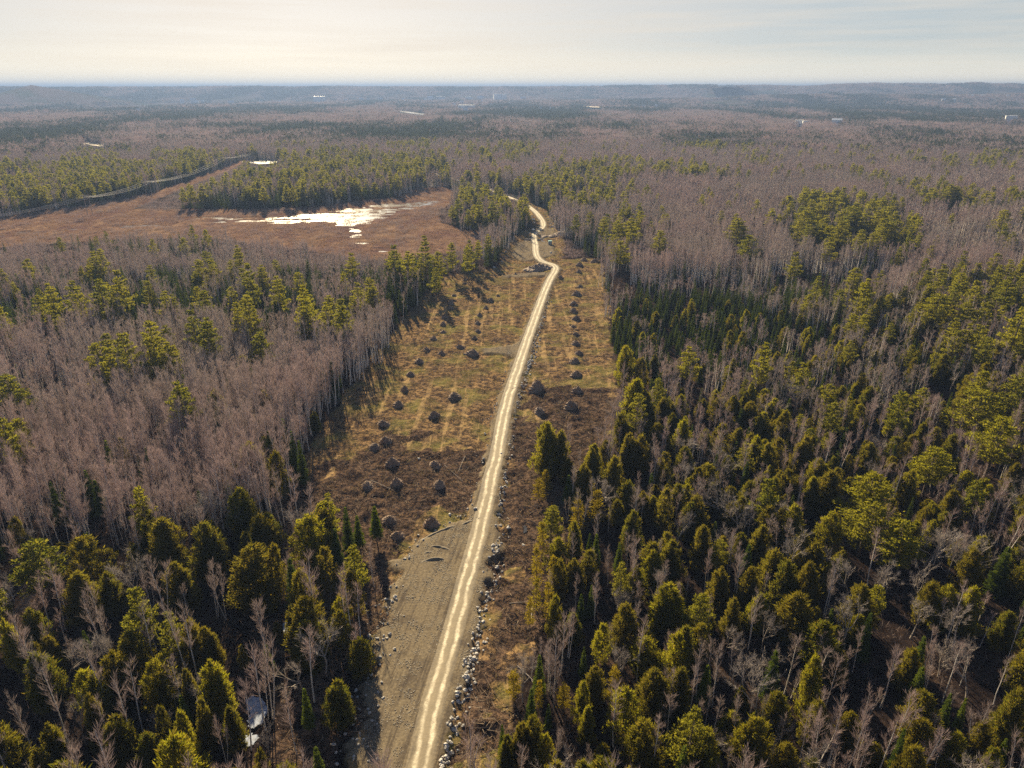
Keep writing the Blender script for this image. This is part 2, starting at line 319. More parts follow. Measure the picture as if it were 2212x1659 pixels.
HOUSE = [(822, 211, 8), (780, 210, 9), (795, 211, 6), (918, 215, 6), (930, 217, 12), (932, 207, 4), (952, 213.5, 16), (981.5, 231.6, 6), (997, 228.5, 8), (998.7, 238.6, 4), (952, 233, 6), (1041, 226, 4), (1063.5, 228.5, 4), (1038, 213.6, 12), (1080, 210.5, 26), (1013, 208, 14),
         (112, 209, 8), (158, 209, 14), (180, 206, 4), (392, 211, 7), (435, 202, 5), (416, 210, 10), (423, 205, 5), (2035, 232, 6), (2058, 232, 5), (2116, 230, 4), (2171, 230, 4), (2181, 267, 16), (2095, 230, 4), (1378, 230, 4), (1390, 236, 4), (1417, 235, 5), (1230, 188.5, 4), (1167, 241.6, 5), (1188.7, 241.6, 4),
         (560, 196, 5), (600, 199, 4), (690, 216, 20), (640, 203, 4), (500, 227, 10), (300, 245, 6), (1130, 205, 10), (1180, 207, 6), (745, 204, 6), (870, 206, 6)]
POND_W = np.array([at(*q)[:2] for q in POND]); STREAMS_W = [(smooth_path([at(*q) for q in p], 2), w) for p, w in STREAMS]

def far_hill(X, Y):
    return 84 * np.exp(-((X + 2465) / 105) ** 2 - ((Y - 3836) / 210) ** 2) + 80 * np.exp(-((X + 2285) / 150) ** 2 - ((Y - 3880) / 210) ** 2)
def terrain_far(X, Y):
    d = np.hypot(X, Y)
    h = sstep(2200, 5500, d) * 22 * (fbm(X / 1500, Y / 1500, 3, 5) - .45)
    h = h + 50 * np.exp(-((X - 2300) / 1500) ** 2 - ((Y - 4000) / 420) ** 2) * (.75 + .5 * fbm(X / 500, Y / 500, 3, 9))
    h = h + 30 * np.exp(-((X - 900) / 900) ** 2 - ((Y - 5600) / 500) ** 2)
    az = np.arctan2(X, np.maximum(Y, 1))
    rg = 78 + 20 * (fbm(az * 11 + 3, d * 0 + 1.5, 5, 3) - .5) + 22 * sstep(.12, .5, az) * (.35 + 1.2 * fbm(az * 18, d * 0 + 4.5, 3, 6))
    h = h * (1 - .7 * sstep(4900, 5400, d)) + sstep(4950, 6100, d) * rg
    h = h + far_hill(X, Y)
    return h
def road_dist(X, Y):
    return segdist(X, Y, ROAD_C)
def zones(X, Y):
    """clear, gravel, wet, slash, distance to the road, for ground points"""
    w = 1.6
    jx = (fbm(X / 5, Y / 5, 2, 21) - .5) * w * 2; jy = (fbm(X / 5, Y / 5, 2, 31) - .5) * w * 2
    px, py = proj(X + jx, Y + jy, np.zeros_like(X)); ok = Y > 40
    cl = inpoly(px, py, CLEAR) & ok
    rd = road_dist(X, Y)
    gx = X + (fbm(X / 4, Y / 4, 3, 22) - .5) * 7; gy = Y + (fbm(X / 4, Y / 4, 3, 32) - .5) * 7; qx, qy = proj(gx, gy, np.zeros_like(X))
    gr = (inpoly(qx, qy, GRAVEL) | inpoly(px, py, PAD2) | inpoly(px, py, PAD3) | inpoly(px, py, SPUR) | inpoly(px, py, SPUR2)) & ok
    gr |= rd < 3.0 + (fbm(X / 3, Y / 3, 2, 4) - .5) * 1.6
    wet = (inpoly(px, py, WET) | inpoly(px, py, ROW)) & ok
    sl = np.zeros_like(cl)
    sx, sy = proj(X + (fbm(X / 9, Y / 9, 4, 23) - .5) * 26, Y + (fbm(X / 9, Y / 9, 4, 33) - .5) * 44, np.zeros_like(X))
    for p in SLASH: sl |= inpoly(sx, sy, p)
    sl &= ok & ~gr
    return cl, gr, wet, sl, rd
def pond_mask(X, Y):
    m = np.zeros_like(X)
    b = (X > -480) & (X < 40) & (Y > 380) & (Y < 900)
    if b.any():
        x, y = X[b], Y[b]; ins = inpoly(x, y, POND_W)
        d = segdist(x, y, np.vstack([POND_W, POND_W[:1]])); s = np.where(ins, d, -d)
        q = sstep(-6, 16, s)
        for p, w in STREAMS_W: q = np.maximum(q, .62 * (1 - sstep(w * .4, w * 2.4, segdist(x, y, p))))
        m[b] = q
    return m
def ground_z(X, Y, Z=None):
    X = np.asarray(X, float); Y = np.asarray(Y, float)
    cl, gr, wet, sl, rd = Z if Z is not None else zones(X, Y)
    d = np.hypot(X, Y)
    h = terrain_far(X, Y)
    rough = np.where(sl, .75, np.where(cl, .42, .25)) * (1 - sstep(500, 900, d))
    h = h + rough * (fbm(X / 2.6, Y / 2.6, 3, 11) - .5) * 2 * np.where(wet, .35, 1)
    h = h + np.where(cl & ~gr, .10 * np.sin(X * 1.1 + 2 * fbm(X / 9, Y / 9, 2, 8)), 0)
    pad = .42 + .05 * (fbm(X / 1.3, Y / 1.3, 3, 13) - .5)
    h = np.where(gr, pad, h)
    h = np.where(~gr & (rd < 6.5), h - .25 * sstep(3, 4.5, rd), h)
    pm = pond_mask(X, Y)
    h = np.where(wet & ~gr, h + .12 - pm * .52 - .26 * pm * np.exp(-((X + 118) / 55) ** 2 - ((Y - 548) / 30) ** 2) + (fbm(X / 26, Y / 5.0, 4, 41) - .5) * 1.5 * sstep(.02, .4, pm) + (fbm(X / 6, Y / 3.0, 3, 43) - .5) * 1.0 * sstep(.02, .4, pm), h)
    return h
def z_at(x, y):
    return float(ground_z(np.array([x]), np.array([y]))[0])

def graded(parts, far, ratio, lo, hi):
    g = list(np.concatenate([np.arange(a, b, s) for a, b, s in parts])) + [parts[-1][1]]
    s = parts[-1][2]
    while g[-1] < hi: s = min(max(s * 1.12, (g[-1] - parts[-1][1]) * ratio), 900); g.append(g[-1] + s)
    s = parts[0][2]; pre = []; x = parts[0][0]
    while x > lo: s = min(max(s * 1.12, (parts[0][0] - x) * ratio), 900); x -= s; pre.append(x)
    return np.array(pre[::-1] + g)
def build_ground():
    gx = graded([(-400, -95, 1.5), (-95, 95, .75), (95, 300, 4)], 0, .035, -36000, 36000)
    gy = graded([(60, 300, .75), (300, 480, 1.1), (480, 760, 2.0), (760, 1000, 6)], 0, .03, -400, 36000)
    X, Y = np.meshgrid(gx, gy); sh = X.shape; x, y = X.ravel(), Y.ravel()
    near = np.hypot(x, y) < 1300
    cl = np.zeros(len(x), bool); gr = cl.copy(); wet = cl.copy(); sl = cl.copy(); rd = np.full(len(x), 1e9)
    zz = zones(x[near], y[near])
    for a, b in zip((cl, gr, wet, sl, rd), zz): a[near] = b
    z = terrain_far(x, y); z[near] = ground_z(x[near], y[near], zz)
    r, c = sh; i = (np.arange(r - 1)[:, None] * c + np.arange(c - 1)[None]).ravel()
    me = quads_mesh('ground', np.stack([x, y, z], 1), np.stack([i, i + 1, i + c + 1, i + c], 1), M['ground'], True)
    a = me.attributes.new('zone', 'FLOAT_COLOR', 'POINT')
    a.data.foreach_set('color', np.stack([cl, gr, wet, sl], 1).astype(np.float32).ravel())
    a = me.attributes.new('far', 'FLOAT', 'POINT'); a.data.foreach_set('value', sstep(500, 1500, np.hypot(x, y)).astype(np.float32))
    o = link('ground', me); tag(o, 'brown forest floor, cleared strip and far wooded plain under everything', 'ground', kind='structure')
build_ground()

def build_road():
    pts = ROAD_FINE; t = unit(np.gradient(pts, axis=0)); nrm = np.stack([-t[:, 1], t[:, 0]], 1)
    seg = np.r_[0, np.cumsum(np.linalg.norm(np.diff(pts, axis=0), axis=1))]
    s = np.arange(0, seg[-1], .8); P = np.stack([np.interp(s, seg, pts[:, k]) for k in (0, 1)], 1); N = unit(np.stack([np.interp(s, seg, nrm[:, k]) for k in (0, 1)], 1))
    ac = np.linspace(-2.2, 2.2, 13); k = len(ac)
    V = P[:, None] - N[:, None] * ac[None, :, None]
    x, y = V[..., 0].ravel(), V[..., 1].ravel()
    rut = -.06 * np.exp(-((np.abs(np.tile(ac, len(s))) - .88) / .35) ** 2)
    edge = np.where(np.abs(np.tile(ac, len(s))) > 2.1, -.12, 0)
    z = .42 + .05 * (fbm(x / 1.3, y / 1.3, 3, 13) - .5) + .05 + rut * .5 + edge + .05 * (fbm(x / .9, y / .9, 3, 17) - .5)
    i = (np.arange(len(s) - 1)[:, None] * k + np.arange(k - 1)[None]).ravel()
    me = quads_mesh('road', np.stack([x, y, z], 1), np.stack([i, i + 1, i + k + 1, i + k], 1), M['road'], True)
    a = me.attributes.new('across', 'FLOAT', 'POINT'); a.data.foreach_set('value', np.tile(ac, len(s)).astype(np.float32))
    tag(link('road', me), 'pale two-track gravel haul road winding into the distance', 'road', kind='structure')
build_road()

def sheet(name, poly_w, z, m, label, cat, jag=.0, seed=0):
    """a flat patch with an uneven outline"""
    rnd = np.random.default_rng(seed); p = []
    for a, b in zip(poly_w, poly_w[1:] + poly_w[:1]):
        a, b = np.array(a[:2]), np.array(b[:2])
        for k in range(5): p.append(a + (b - a) * k / 5 + rnd.normal(0, 1, 2) * jag)
    me = bpy.data.meshes.new(name); me.from_pydata([(q[0], q[1], z) for q in p], [], [list(range(len(p)))]); me.materials.append(m)
    o = link(name, me); tag(o, label, cat, kind='structure'); return o
me = quads_mesh('water', np.array([(-470, 400, -.30), (30, 400, -.30), (30, 900, -.30), (-470, 900, -.30)], float), np.array([[0, 1, 2, 3]]), M['water'])
tag(link('marsh_water', me), 'sun-glittering open water and channels of the marsh', 'water', kind='structure')
for i, (p, lb) in enumerate(zip(FARWATER, ['bright bend of the far river', 'glinting pool beside the power line', 'bright flooded patch beside the far road bend', 'wet strip below the power line'])):
    w = [at(*q) for q in p]; zz = max(float(ground_z(np.array([q[0] for q in w]), np.array([q[1] for q in w])).max()), 0) + .12
    sheet('water', w, zz, M['water'], lb, 'water', .5, i)
for i, (p, lb) in enumerate(zip(FIELDS, ['tan open field below the wooded ridge', 'pale track in the woods past the marsh', 'tan strip of open land near the town'])):
    w = [at(*q) for q in p]; zz = float(terrain_far(np.array([q[0] for q in w]), np.array([q[1] for q in w])).max()) + 1.0
    sheet('field', w, zz, M['field'], lb, 'field', 1.0, i + 50)
def haze():
    m, n, l = newmat('haze'); v = n.new('ShaderNodeVolumePrincipled'); o = n.new('ShaderNodeOutputMaterial')
    v.inputs['Color'].default_value = (.18, .27, .49, 1); v.inputs['Density'].default_value = HAZE_DENSITY; v.inputs['Anisotropy'].default_value = .22
    l.new(v.outputs[0], o.inputs['Volume'])
    b = MB(); b.box((0, 18000, 56), (74000, 38000, 160)); ob = link('haze', b.mesh('haze', m)); tag(ob, 'pale blue haze in the air over the woods', 'haze', kind='stuff')
    ob.display_type = 'WIRE'
haze()

# ------------------------------------------------------------------ trees (each kind: a few different trunk + crown meshes, about life size)
def rnd_unit(r, n):
    v = r.normal(0, 1, (n, 3)); return unit(v)
def side_of(r, d):
    return unit(np.cross(d, rnd_unit(r, len(d))))
def cedar(seed, lod=1.0, H=10.0, W=5.4):
    r = np.random.default_rng(seed); tr, cr = MB(), MB()
    tops = [(0, 0, 1.0, 1.0)]
    if r.random() < .75: tops += [(r.uniform(-.9, .9), r.uniform(-.9, .9), r.uniform(.68, .88), .72) for _ in range(r.integers(1, 4))]
    for ox, oy, hh, ww in tops:
        h = H * hh
        tr.tube([(ox * .2, oy * .2, -.3), (ox * .7, oy * .7, h * .45), (ox, oy, h * .93)], [.16 * ww, .10 * ww, .02], 6)
        K = int(130 * ww * (.6 + .4 * lod))
        t = .05 + .95 * r.random(K) ** .95; th = r.uniform(0, 2 * math.pi, K)
        prof = W / 2 * ww * np.minimum(1, (t / .25) ** .5) * (1 - t) ** .60 * 1.36
        rr = prof * r.uniform(.5, 1.0, K) * (1 + .18 * np.sin(th * 3 + seed))
        cx = np.stack([ox + rr * np.cos(th), oy + rr * np.sin(th), t * h], 1)
        out = np.stack([np.cos(th), np.sin(th), np.zeros(K)], 1)
        n = int(46 * lod); sz = r.uniform(.42, .92, K) * (0.7 + .3 * (1 - t))
        o = rnd_unit(r, K * n) * r.random((K * n, 1)) ** .5 * np.repeat(sz, n)[:, None] * np.array([.85, .85, 1.25])
        b = np.repeat(cx, n, 0) + o
        d = unit(np.repeat(out, n, 0) * .5 + np.array([0, 0, .85]) + rnd_unit(r, K * n) * .6)
        g = 1 / math.sqrt(lod)
        cr.cards(b, d, side_of(r, d), r.uniform(.25, .58, K * n) * np.where(r.random(K * n) < .1, 1.9, 1) * g, r.uniform(.08, .17, K * n) * g)
        n2 = int(120 * ww); t2 = r.uniform(.08, .85, n2); a2 = r.uniform(0, 6.28, n2); q = W / 2 * ww * (1 - t2) ** .7 * r.uniform(.1, .6, n2)
        b = np.stack([ox + q * np.cos(a2), oy + q * np.sin(a2), t2 * h], 1); d = rnd_unit(r, n2)
        cr.cards(b, d, side_of(r, d), np.full(n2, .9), np.full(n2, .5))  # larger inner cards, added to block light passing through the crown
    return tr.mesh('cedar_trunk', M['bark']), cr.mesh('cedar_crown', M['cedar'])
def spruce(seed, lod=1.0, H=10.0, W=3.2, sparse=False):
    r = np.random.default_rng(seed); tr, cr = MB(), MB()
    tr.tube([(0, 0, -.3), (.05, .05, H * .5), (0, 0, H * .98)], [.13, .08, .015], 6)
    LY = int(26 * (.6 + .4 * lod)); lo = .28 if sparse else .07
    for k in range(LY):
        t = lo + (1 - lo) * (k + r.uniform(-.3, .3)) / LY; nb = max(5, int(10 * (1 - t) + 4)); th = r.uniform(0, 6.28) + np.arange(nb) * 6.283 / nb + r.normal(0, .25, nb)
        L = W / 2 * (1.03 - t) ** .85 * r.uniform(.7, 1.15, nb); n = max(2, int(7 * lod))
        u = np.tile((np.arange(n) + .5) / n, nb); thn = np.repeat(th, n); Ln = np.repeat(L, n)
        out = np.stack([np.cos(thn), np.sin(thn), np.zeros(nb * n)], 1); sd = np.stack([-np.sin(thn), np.cos(thn), np.zeros(nb * n)], 1)
        b = out * (Ln * u)[:, None]; b[:, 2] = t * H - .32 * Ln * u + .12 * Ln * u * u
        for sgn in (-1, 1):
            d = unit(out * .8 + sd * sgn * .75 + rnd_unit(r, nb * n) * .3 + np.array([0, 0, -.12])); up = unit(np.array([0, 0, 1.]) + rnd_unit(r, nb * n) * .45)
            cr.cards(b, d, unit(np.cross(d, up)), (.22 + .30 * Ln * (1 - u * .6)) / math.sqrt(lod), np.full(nb * n, .20) / math.sqrt(lod))
    d = unit(np.array([0, 0, 1.]) + rnd_unit(r, 10) * .4); cr.cards(np.tile([0, 0, H * .93], (10, 1)), d, side_of(r, d), np.full(10, .7), np.full(10, .12))
    return tr.mesh('spruce_trunk', M['bark']), cr.mesh('spruce_crown', M['spruce'])
def pine(seed, lod=1.0, H=16.0, W=7.5):
    r = np.random.default_rng(seed); tr, cr = MB(), MB()
    bx, by = r.normal(0, .3, 2); tr.tube([(0, 0, -.3), (bx * .5, by * .5, H * .5), (bx, by, H * .97)], [.24, .16, .03], 7)
    wh = 12
    for k in range(wh):
        t = .30 + .68 * k / (wh - 1) + r.uniform(-.015, .015); nb = int(r.integers(4, 7))
        for q in range(nb):
            th = q * 6.283 / nb + r.normal(0, .35); L = W / 2 * ((1.04 - t) / .74) ** .62 * r.uniform(.5, 1.3) * min(1, .6 + (t - .3) * 3)
            L = max(L, .5); rise = r.uniform(.05, .35) + .5 * max(0, t - .8); x = bx * t; y = by * t
            o = np.array([math.cos(th), math.sin(th), 0]); p0 = np.array([x, y, t * H]); p1 = p0 + o * L * .55 + [0, 0, rise * L * .25]; p2 = p0 + o * L + [0, 0, rise * L]
            tr.tube([p0, p1, p2], [.05, .035, .012], 3)
            n = max(8, int(95 * lod * L / 3)); u = r.uniform(.28, 1.05, n); s = np.array([-o[1], o[0], 0])
            c = p0 + (p1 - p0) * np.minimum(u / .55, 1)[:, None] + (p2 - p1) * np.clip((u - .55) / .45, 0, 1.1)[:, None]
            c = c + s * (r.normal(0, .22, n) * L * (1.15 - .5 * u))[:, None] + np.array([0, 0, 1]) * (r.normal(.06, .08, n))[:, None]
            d = unit(o * .5 + np.array([0, 0, .7]) + rnd_unit(r, n) * .75)
            g = 1 / math.sqrt(lod)
            cr.cards(c, d, side_of(r, d), r.uniform(.4, .75, n) * g, r.uniform(.16, .30, n) * g)
    d = unit(np.array([0, 0, 1.]) + rnd_unit(r, 40) * .7); cr.cards(np.array([bx, by, H * .95]) + r.normal(0, .25, (40, 3)), d, side_of(r, d), np.full(40, .5), np.full(40, .15))
    return tr.mesh('pine_trunk', M['bark']), cr.mesh('pine_crown', M['pine'])
def larch(seed, lod=1.0, H=8.0, W=2.6):
    """thin, see-through young yellow-green conifer of the strip by the road"""
    r = np.random.default_rng(seed); tr, cr = MB(), MB()
    tr.tube([(0, 0, -.3), (.1, .05, H * .5), (0, 0, H * .98)], [.09, .06, .01], 5)
    K = 80; t = .12 + .86 * r.random(K); th = r.uniform(0, 6.283, K); L = W / 2 * (1.05 - t) ** .6 * r.uniform(.5, 1.15, K); n = int(14 * lod)
    u = np.tile(np.linspace(.25, 1, n), K); out = np.repeat(np.stack([np.cos(th), np.sin(th), r.uniform(0, .5, K)], 1), n, 0)
    b = out * (np.repeat(L, n) * u)[:, None] + np.stack([np.zeros(K * n), np.zeros(K * n), np.repeat(t, n) * H], 1) + r.normal(0, .13, (K * n, 3))
    d = unit(out * .5 + rnd_unit(r, K * n) * .7 + np.array([0, 0, .4])); cr.cards(b, d, side_of(r, d), r.uniform(.22, .45, K * n), r.uniform(.09, .17, K * n))
    return tr.mesh('cedar_trunk', M['bark']), cr.mesh('cedar_crown', M['larch'])
def add_birch(r, tr, cr, base, H, W, nb, nt, tw, lean=None, nside=5, thick=1.0):
    base = np.asarray(base, float); lean = r.normal(0, .045, 2) if lean is None else lean
    k = np.linspace(0, 1, 5); bend = r.normal(0, .012, (5, 2)).cumsum(0)
    P = np.stack([base[0] + (lean[0] * k + bend[:, 0]) * H, base[1] + (lean[1] * k + bend[:, 1]) * H, base[2] + k * H], 1); P[0, 2] -= .3
    tr.tube(P, np.array([.12, .105, .085, .058, .015]) * thick * (H / 14) ** .5, nside)
    t = r.uniform(.42, .98, nb); c = np.stack([np.interp(t, k, P[:, q]) for q in range(3)], 1)
    th = r.uniform(0, 6.283, nb); el = r.uniform(.75, 1.3, nb); L = W * .62 * np.minimum(1, (t - .2) * 2.5) * (1.12 - t) ** .5 * r.uniform(.6, 1.25, nb) * 1.2
    d = np.stack([np.cos(th) * np.cos(el), np.sin(th) * np.cos(el), np.sin(el)], 1)
    sd = side_of(r, d); cr.cards(c, d, sd, L * 1.15, np.full(nb, tw * 1.7)); cr.cards(c, d, np.cross(d, sd), L * 1.15, np.full(nb, tw * 1.7))
    u = r.uniform(.25, 1.0, (nb, nt)).ravel(); b = np.repeat(c, nt, 0) + np.repeat(d * L[:, None], nt, 0) * u[:, None]
    d2 = unit(np.repeat(d, nt, 0) * .6 + rnd_unit(r, nb * nt) * .55 + np.array([0, 0, .55]))
    cr.cards(b, d2, side_of(r, d2), r.uniform(.5, 1.35, nb * nt), np.full(nb * nt, tw))
def birch(seed, H=14.0, W=4.0):
    r = np.random.default_rng(seed); tr, cr = MB(), MB()
    add_birch(r, tr, cr, (0, 0, 0), H, W, 30, 11, .034)
    if r.random() < .3: add_birch(r, tr, cr, (.3, .1, 0), H * .85, W * .8, 20, 10, .034, lean=r.normal(0, .12, 2))
    return tr.mesh('birch_trunk', M['birch_bark']), cr.mesh('birch_crown', M['twig'])
def maple(seed, H=12.0, W=8.0):
    """wide bare hardwood with pale forking limbs"""
    r = np.random.default_rng(seed); tr, cr = MB(), MB()
    def grow(p, d, L, rad, lev):
        k = 4; pts = [p]; dd = d
        for _ in range(k):
            dd = unit((dd + r.normal(0, .11, 3) + np.array([0, 0, .04]))[None])[0]; pts.append(pts[-1] + dd * L / k)
        tr.tube(pts, np.linspace(rad, rad * .62, k + 1), 5 if lev < 2 else 3)
        if lev == 3:
            n = 16; u = r.uniform(.15, 1, n); b = np.array(pts[0]) + (np.array(pts[-1]) - pts[0]) * u[:, None]
            d2 = unit(dd * .8 + rnd_unit(r, n) * .8 + np.array([0, 0, .15])); cr.cards(b, d2, side_of(r, d2), r.uniform(.5, 1.1, n), np.full(n, .034)); return
        m = 3 if lev else 4
        for q in range(m + (r.random() < .4)):
            j = r.integers(2, k + 1) if lev else r.integers(3, k + 1)
            nd = unit((dd * .75 + rnd_unit(r, 1)[0] * (.75 if lev else .62) + np.array([0, 0, .22]))[None])[0]
            grow(pts[j], nd, L * r.uniform(.55, .78) if lev else L * r.uniform(.6, .85), rad * .5, lev + 1)
    grow(np.array([0, 0, -.3]), np.array([r.normal(0, .06), r.normal(0, .06), 1.]), H * .42, .21, 0)
    return tr.mesh('maple_trunk', M['grey_bark']), cr.mesh('maple_crown', M['twig_grey'])
V = {'cedar': [cedar(s) for s in range(1, 8)], 'spruce': [spruce(s, sparse=s % 3 == 0) for s in range(11, 17)], 'pine': [pine(s) for s in range(21, 27)],
     'larch': [larch(s) for s in range(31, 35)], 'birch': [birch(s) for s in range(41, 51)], 'maple': [maple(s) for s in range(61, 66)]}
SIZE = {'cedar': (10., 5.4), 'spruce': (10., 3.2), 'pine': (16., 7.5), 'larch': (8., 2.6), 'birch': (14., 4.0), 'maple': (12., 8.0)}

# ------------------------------------------------------------------ where trees grow
REG = [  # outline of the crowns in the photograph, density per square metre of each kind, height factor
    ([(-90, 1120), (300, 1105), (600, 1075), (850, 1080), (880, 1760), (-90, 1760)], dict(cedar=.016, spruce=.004, pine=.0008, birch=.020, maple=.004), .95),
    ([(-90, 700), (560, 700), (890, 630), (800, 860), (690, 1000), (600, 1085), (300, 1115), (-90, 1130)], dict(birch=.21, spruce=.0045, cedar=.0012, pine=.0006, maple=.001), 1.0),
    ([(-90, 590), (300, 572), (960, 555), (965, 600), (900, 665), (700, 700), (330, 695), (-90, 720)], dict(spruce=.040, pine=.0040, birch=.045), 1.0),
    ([(-90, 505), (500, 505), (830, 540), (830, 575), (300, 575), (-90, 590)], dict(birch=.13, spruce=.005), .72),
    ([(100, 497), (300, 490), (470, 500), (460, 545), (100, 540)], dict(birch=.05, spruce=.026, pine=.002), .8),
    ([(840, 525), (930, 510), (1085, 520), (1085, 572), (960, 600), (840, 585)], dict(birch=.03, spruce=.030, pine=.008), 1.0),
    ([(955, 425), (1000, 400), (1060, 395), (1140, 425), (1145, 470), (1130, 505), (1010, 500), (950, 485)], dict(birch=.05, spruce=.034, pine=.007), 1.0),
    ([(330, 330), (960, 345), (985, 405), (840, 425), (620, 440), (420, 440), (340, 415)], dict(birch=.05, spruce=.026, pine=.008), 1.05),
    ([(-90, 360), (330, 355), (300, 430), (60, 460), (-90, 470)], dict(birch=.05, spruce=.016, pine=.010), 1.0),
    ([(1690, 450), (1780, 425), (1900, 440), (1985, 470), (1985, 560), (1800, 545), (1690, 520)], dict(birch=.035, spruce=.012, pine=.010), 1.1),
    ([(1220, 495), (1300, 490), (1300, 560), (1215, 560)], dict(birch=.05, spruce=.05), .95),
    ([(1300, 490), (1340, 470), (1460, 480), (1460, 560), (1320, 560)], dict(birch=.09, spruce=.012, pine=.007), 1.0),
    ([(1460, 480), (1700, 500), (1720, 575), (1460, 590), (1320, 600), (1320, 560)], dict(birch=.15, spruce=.004), 1.0),
    ([(1310, 590), (1500, 580), (1700, 580), (1720, 625), (1330, 640)], dict(birch=.05, spruce=.020), .62),
    ([(1710, 560), (1990, 560), (1880, 620), (1720, 620)], dict(birch=.03, spruce=.016), .6),
    ([(1330, 700), (1720, 640), (2300, 615), (2300, 860), (1380, 870)], dict(birch=.055, spruce=.020, cedar=.012, pine=.0030, maple=.0015), .74),
    ([(1120, 860), (1380, 850), (2300, 830), (2300, 1760), (1040, 1760)], dict(cedar=.032, spruce=.008, pine=.0025, birch=.032, maple=.0045), .80),
    ([(1330, 625), (1700, 610), (1720, 700), (1500, 800), (1330, 770)], dict(birch=.016, spruce=.070, cedar=.004), .74),
    ([(1960, 590), (2300, 590), (2300, 1050), (2100, 1000)], dict(cedar=.010, spruce=.006, pine=.009, birch=.05, maple=.002), .95),
    ([(1700, 1380), (2300, 1380), (2300, 1760), (1640, 1760)], dict(cedar=.016, spruce=.004, birch=.050, maple=.004, pine=.001), .75),
    ([(1130, 1060), (1240, 1060), (1250, 1340), (1120, 1420)], dict(cedar=.010, birch=.03), .6),
]
KINDS = ['cedar', 'spruce', 'pine', 'birch', 'maple']
def density(X, Y):
    d = np.hypot(X, Y); n1 = fbm(X / 70, Y / 110, 4, 61); n2 = fbm(X / 28, Y / 45, 3, 71); n3 = fbm(X / 230, Y / 400, 3, 81)
    ev = sstep(.50, .62, n1 * .5 + n2 * .2 + n3 * .3)
    D = {'cedar': .0 * X, 'spruce': .003 + .026 * ev, 'pine': .0006 + .006 * ev * n2 * 2, 'birch': .17 - .11 * ev, 'maple': .0 * X}
    hf = .85 + .35 * n3 + 0 * X
    px, py = proj(X, Y, 8 + 0 * X)
    for poly, mix, f in REG:
        q = inpoly(px, py, poly) & (d < 1300)
        nn = .55 + .9 * n2
        for k in KINDS: D[k] = np.where(q, mix.get(k, 0.) * (nn if k != 'birch' else 1.55 - .9 * n2), D[k])
        hf = np.where(q, f * (.88 + .24 * n2), hf)
    return D, hf
SEEN = [WETV, CLEARV, ROW] + FARWATER + FIELDS
for a_, b_ in zip(ROAD_PX[22:-1], ROAD_PX[23:]): SEEN.append([(a_[0] - 4, a_[1] - 3), (a_[0] + 4, a_[1] + 1), (b_[0] + 4, b_[1] + 1), (b_[0] - 4, b_[1] - 3)])
for a_, b_, w_, h_ in [(1806, 274, 17, 8), (1728, 272.5, 22, 4), (1008, 238, 34, 8)] + [(q[0], q[1], q[2] * 1.2, 3.5) for q in HOUSE]: SEEN.append([(a_ - w_ / 2 - 1, b_ - h_ - 1), (a_ + w_ / 2 + 1, b_ - h_ - 1), (a_ + w_ / 2 + 1, b_ + .5), (a_ - w_ / 2 - 1, b_ + .5)])
def hides(X, Y, h=12.0):
    gz = terrain_far(X, Y); hid = np.zeros(len(X), bool); h = h * (.62 + .5 * vnoise(X * 1.7, Y * 1.7, 55))
    for f in (.2, .4, .6, .8, 1.0, 1.2, 1.4):
        px, py = proj(X, Y, gz + h * f)
        for p in SEEN:
            a = np.array(p); q = (px > a[:, 0].min()) & (px < a[:, 0].max()) & (py > a[:, 1].min()) & (py < a[:, 1].max()) & (Y > 160)
            if q.any(): hid[q] |= inpoly(px[q], py[q], p)
    return hid
def blocked(X, Y, h=12.0):
    cl, gr, wet, sl, rd = zones(X, Y); hid = hides(X, Y, h)
    wet = wet | hid
    px, py = proj(X, Y, 0 * X); b = cl | gr | wet | (rd < 7)
    for p in FARWATER + FIELDS: b |= inpoly(px, py, p)
    return b
ICE = [[(530, 1515), (548, 1505), (568, 1512), (580, 1530), (570, 1560), (548, 1578), (535, 1570), (540, 1545)], [(527, 1592), (545, 1586), (560, 1596), (548, 1610), (530, 1616)], [(613, 1350), (630, 1338), (653, 1345), (648, 1362), (628, 1380), (612, 1372)],
       [(1634, 1590), (1642, 1584), (1655, 1588), (1656, 1600), (1640, 1607)]]
POOLS = [[(1208, 1078), (1222, 1074), (1234, 1080), (1230, 1092), (1214, 1096)], [(1129, 1138), (1136, 1136), (1139, 1148), (1132, 1154)]]

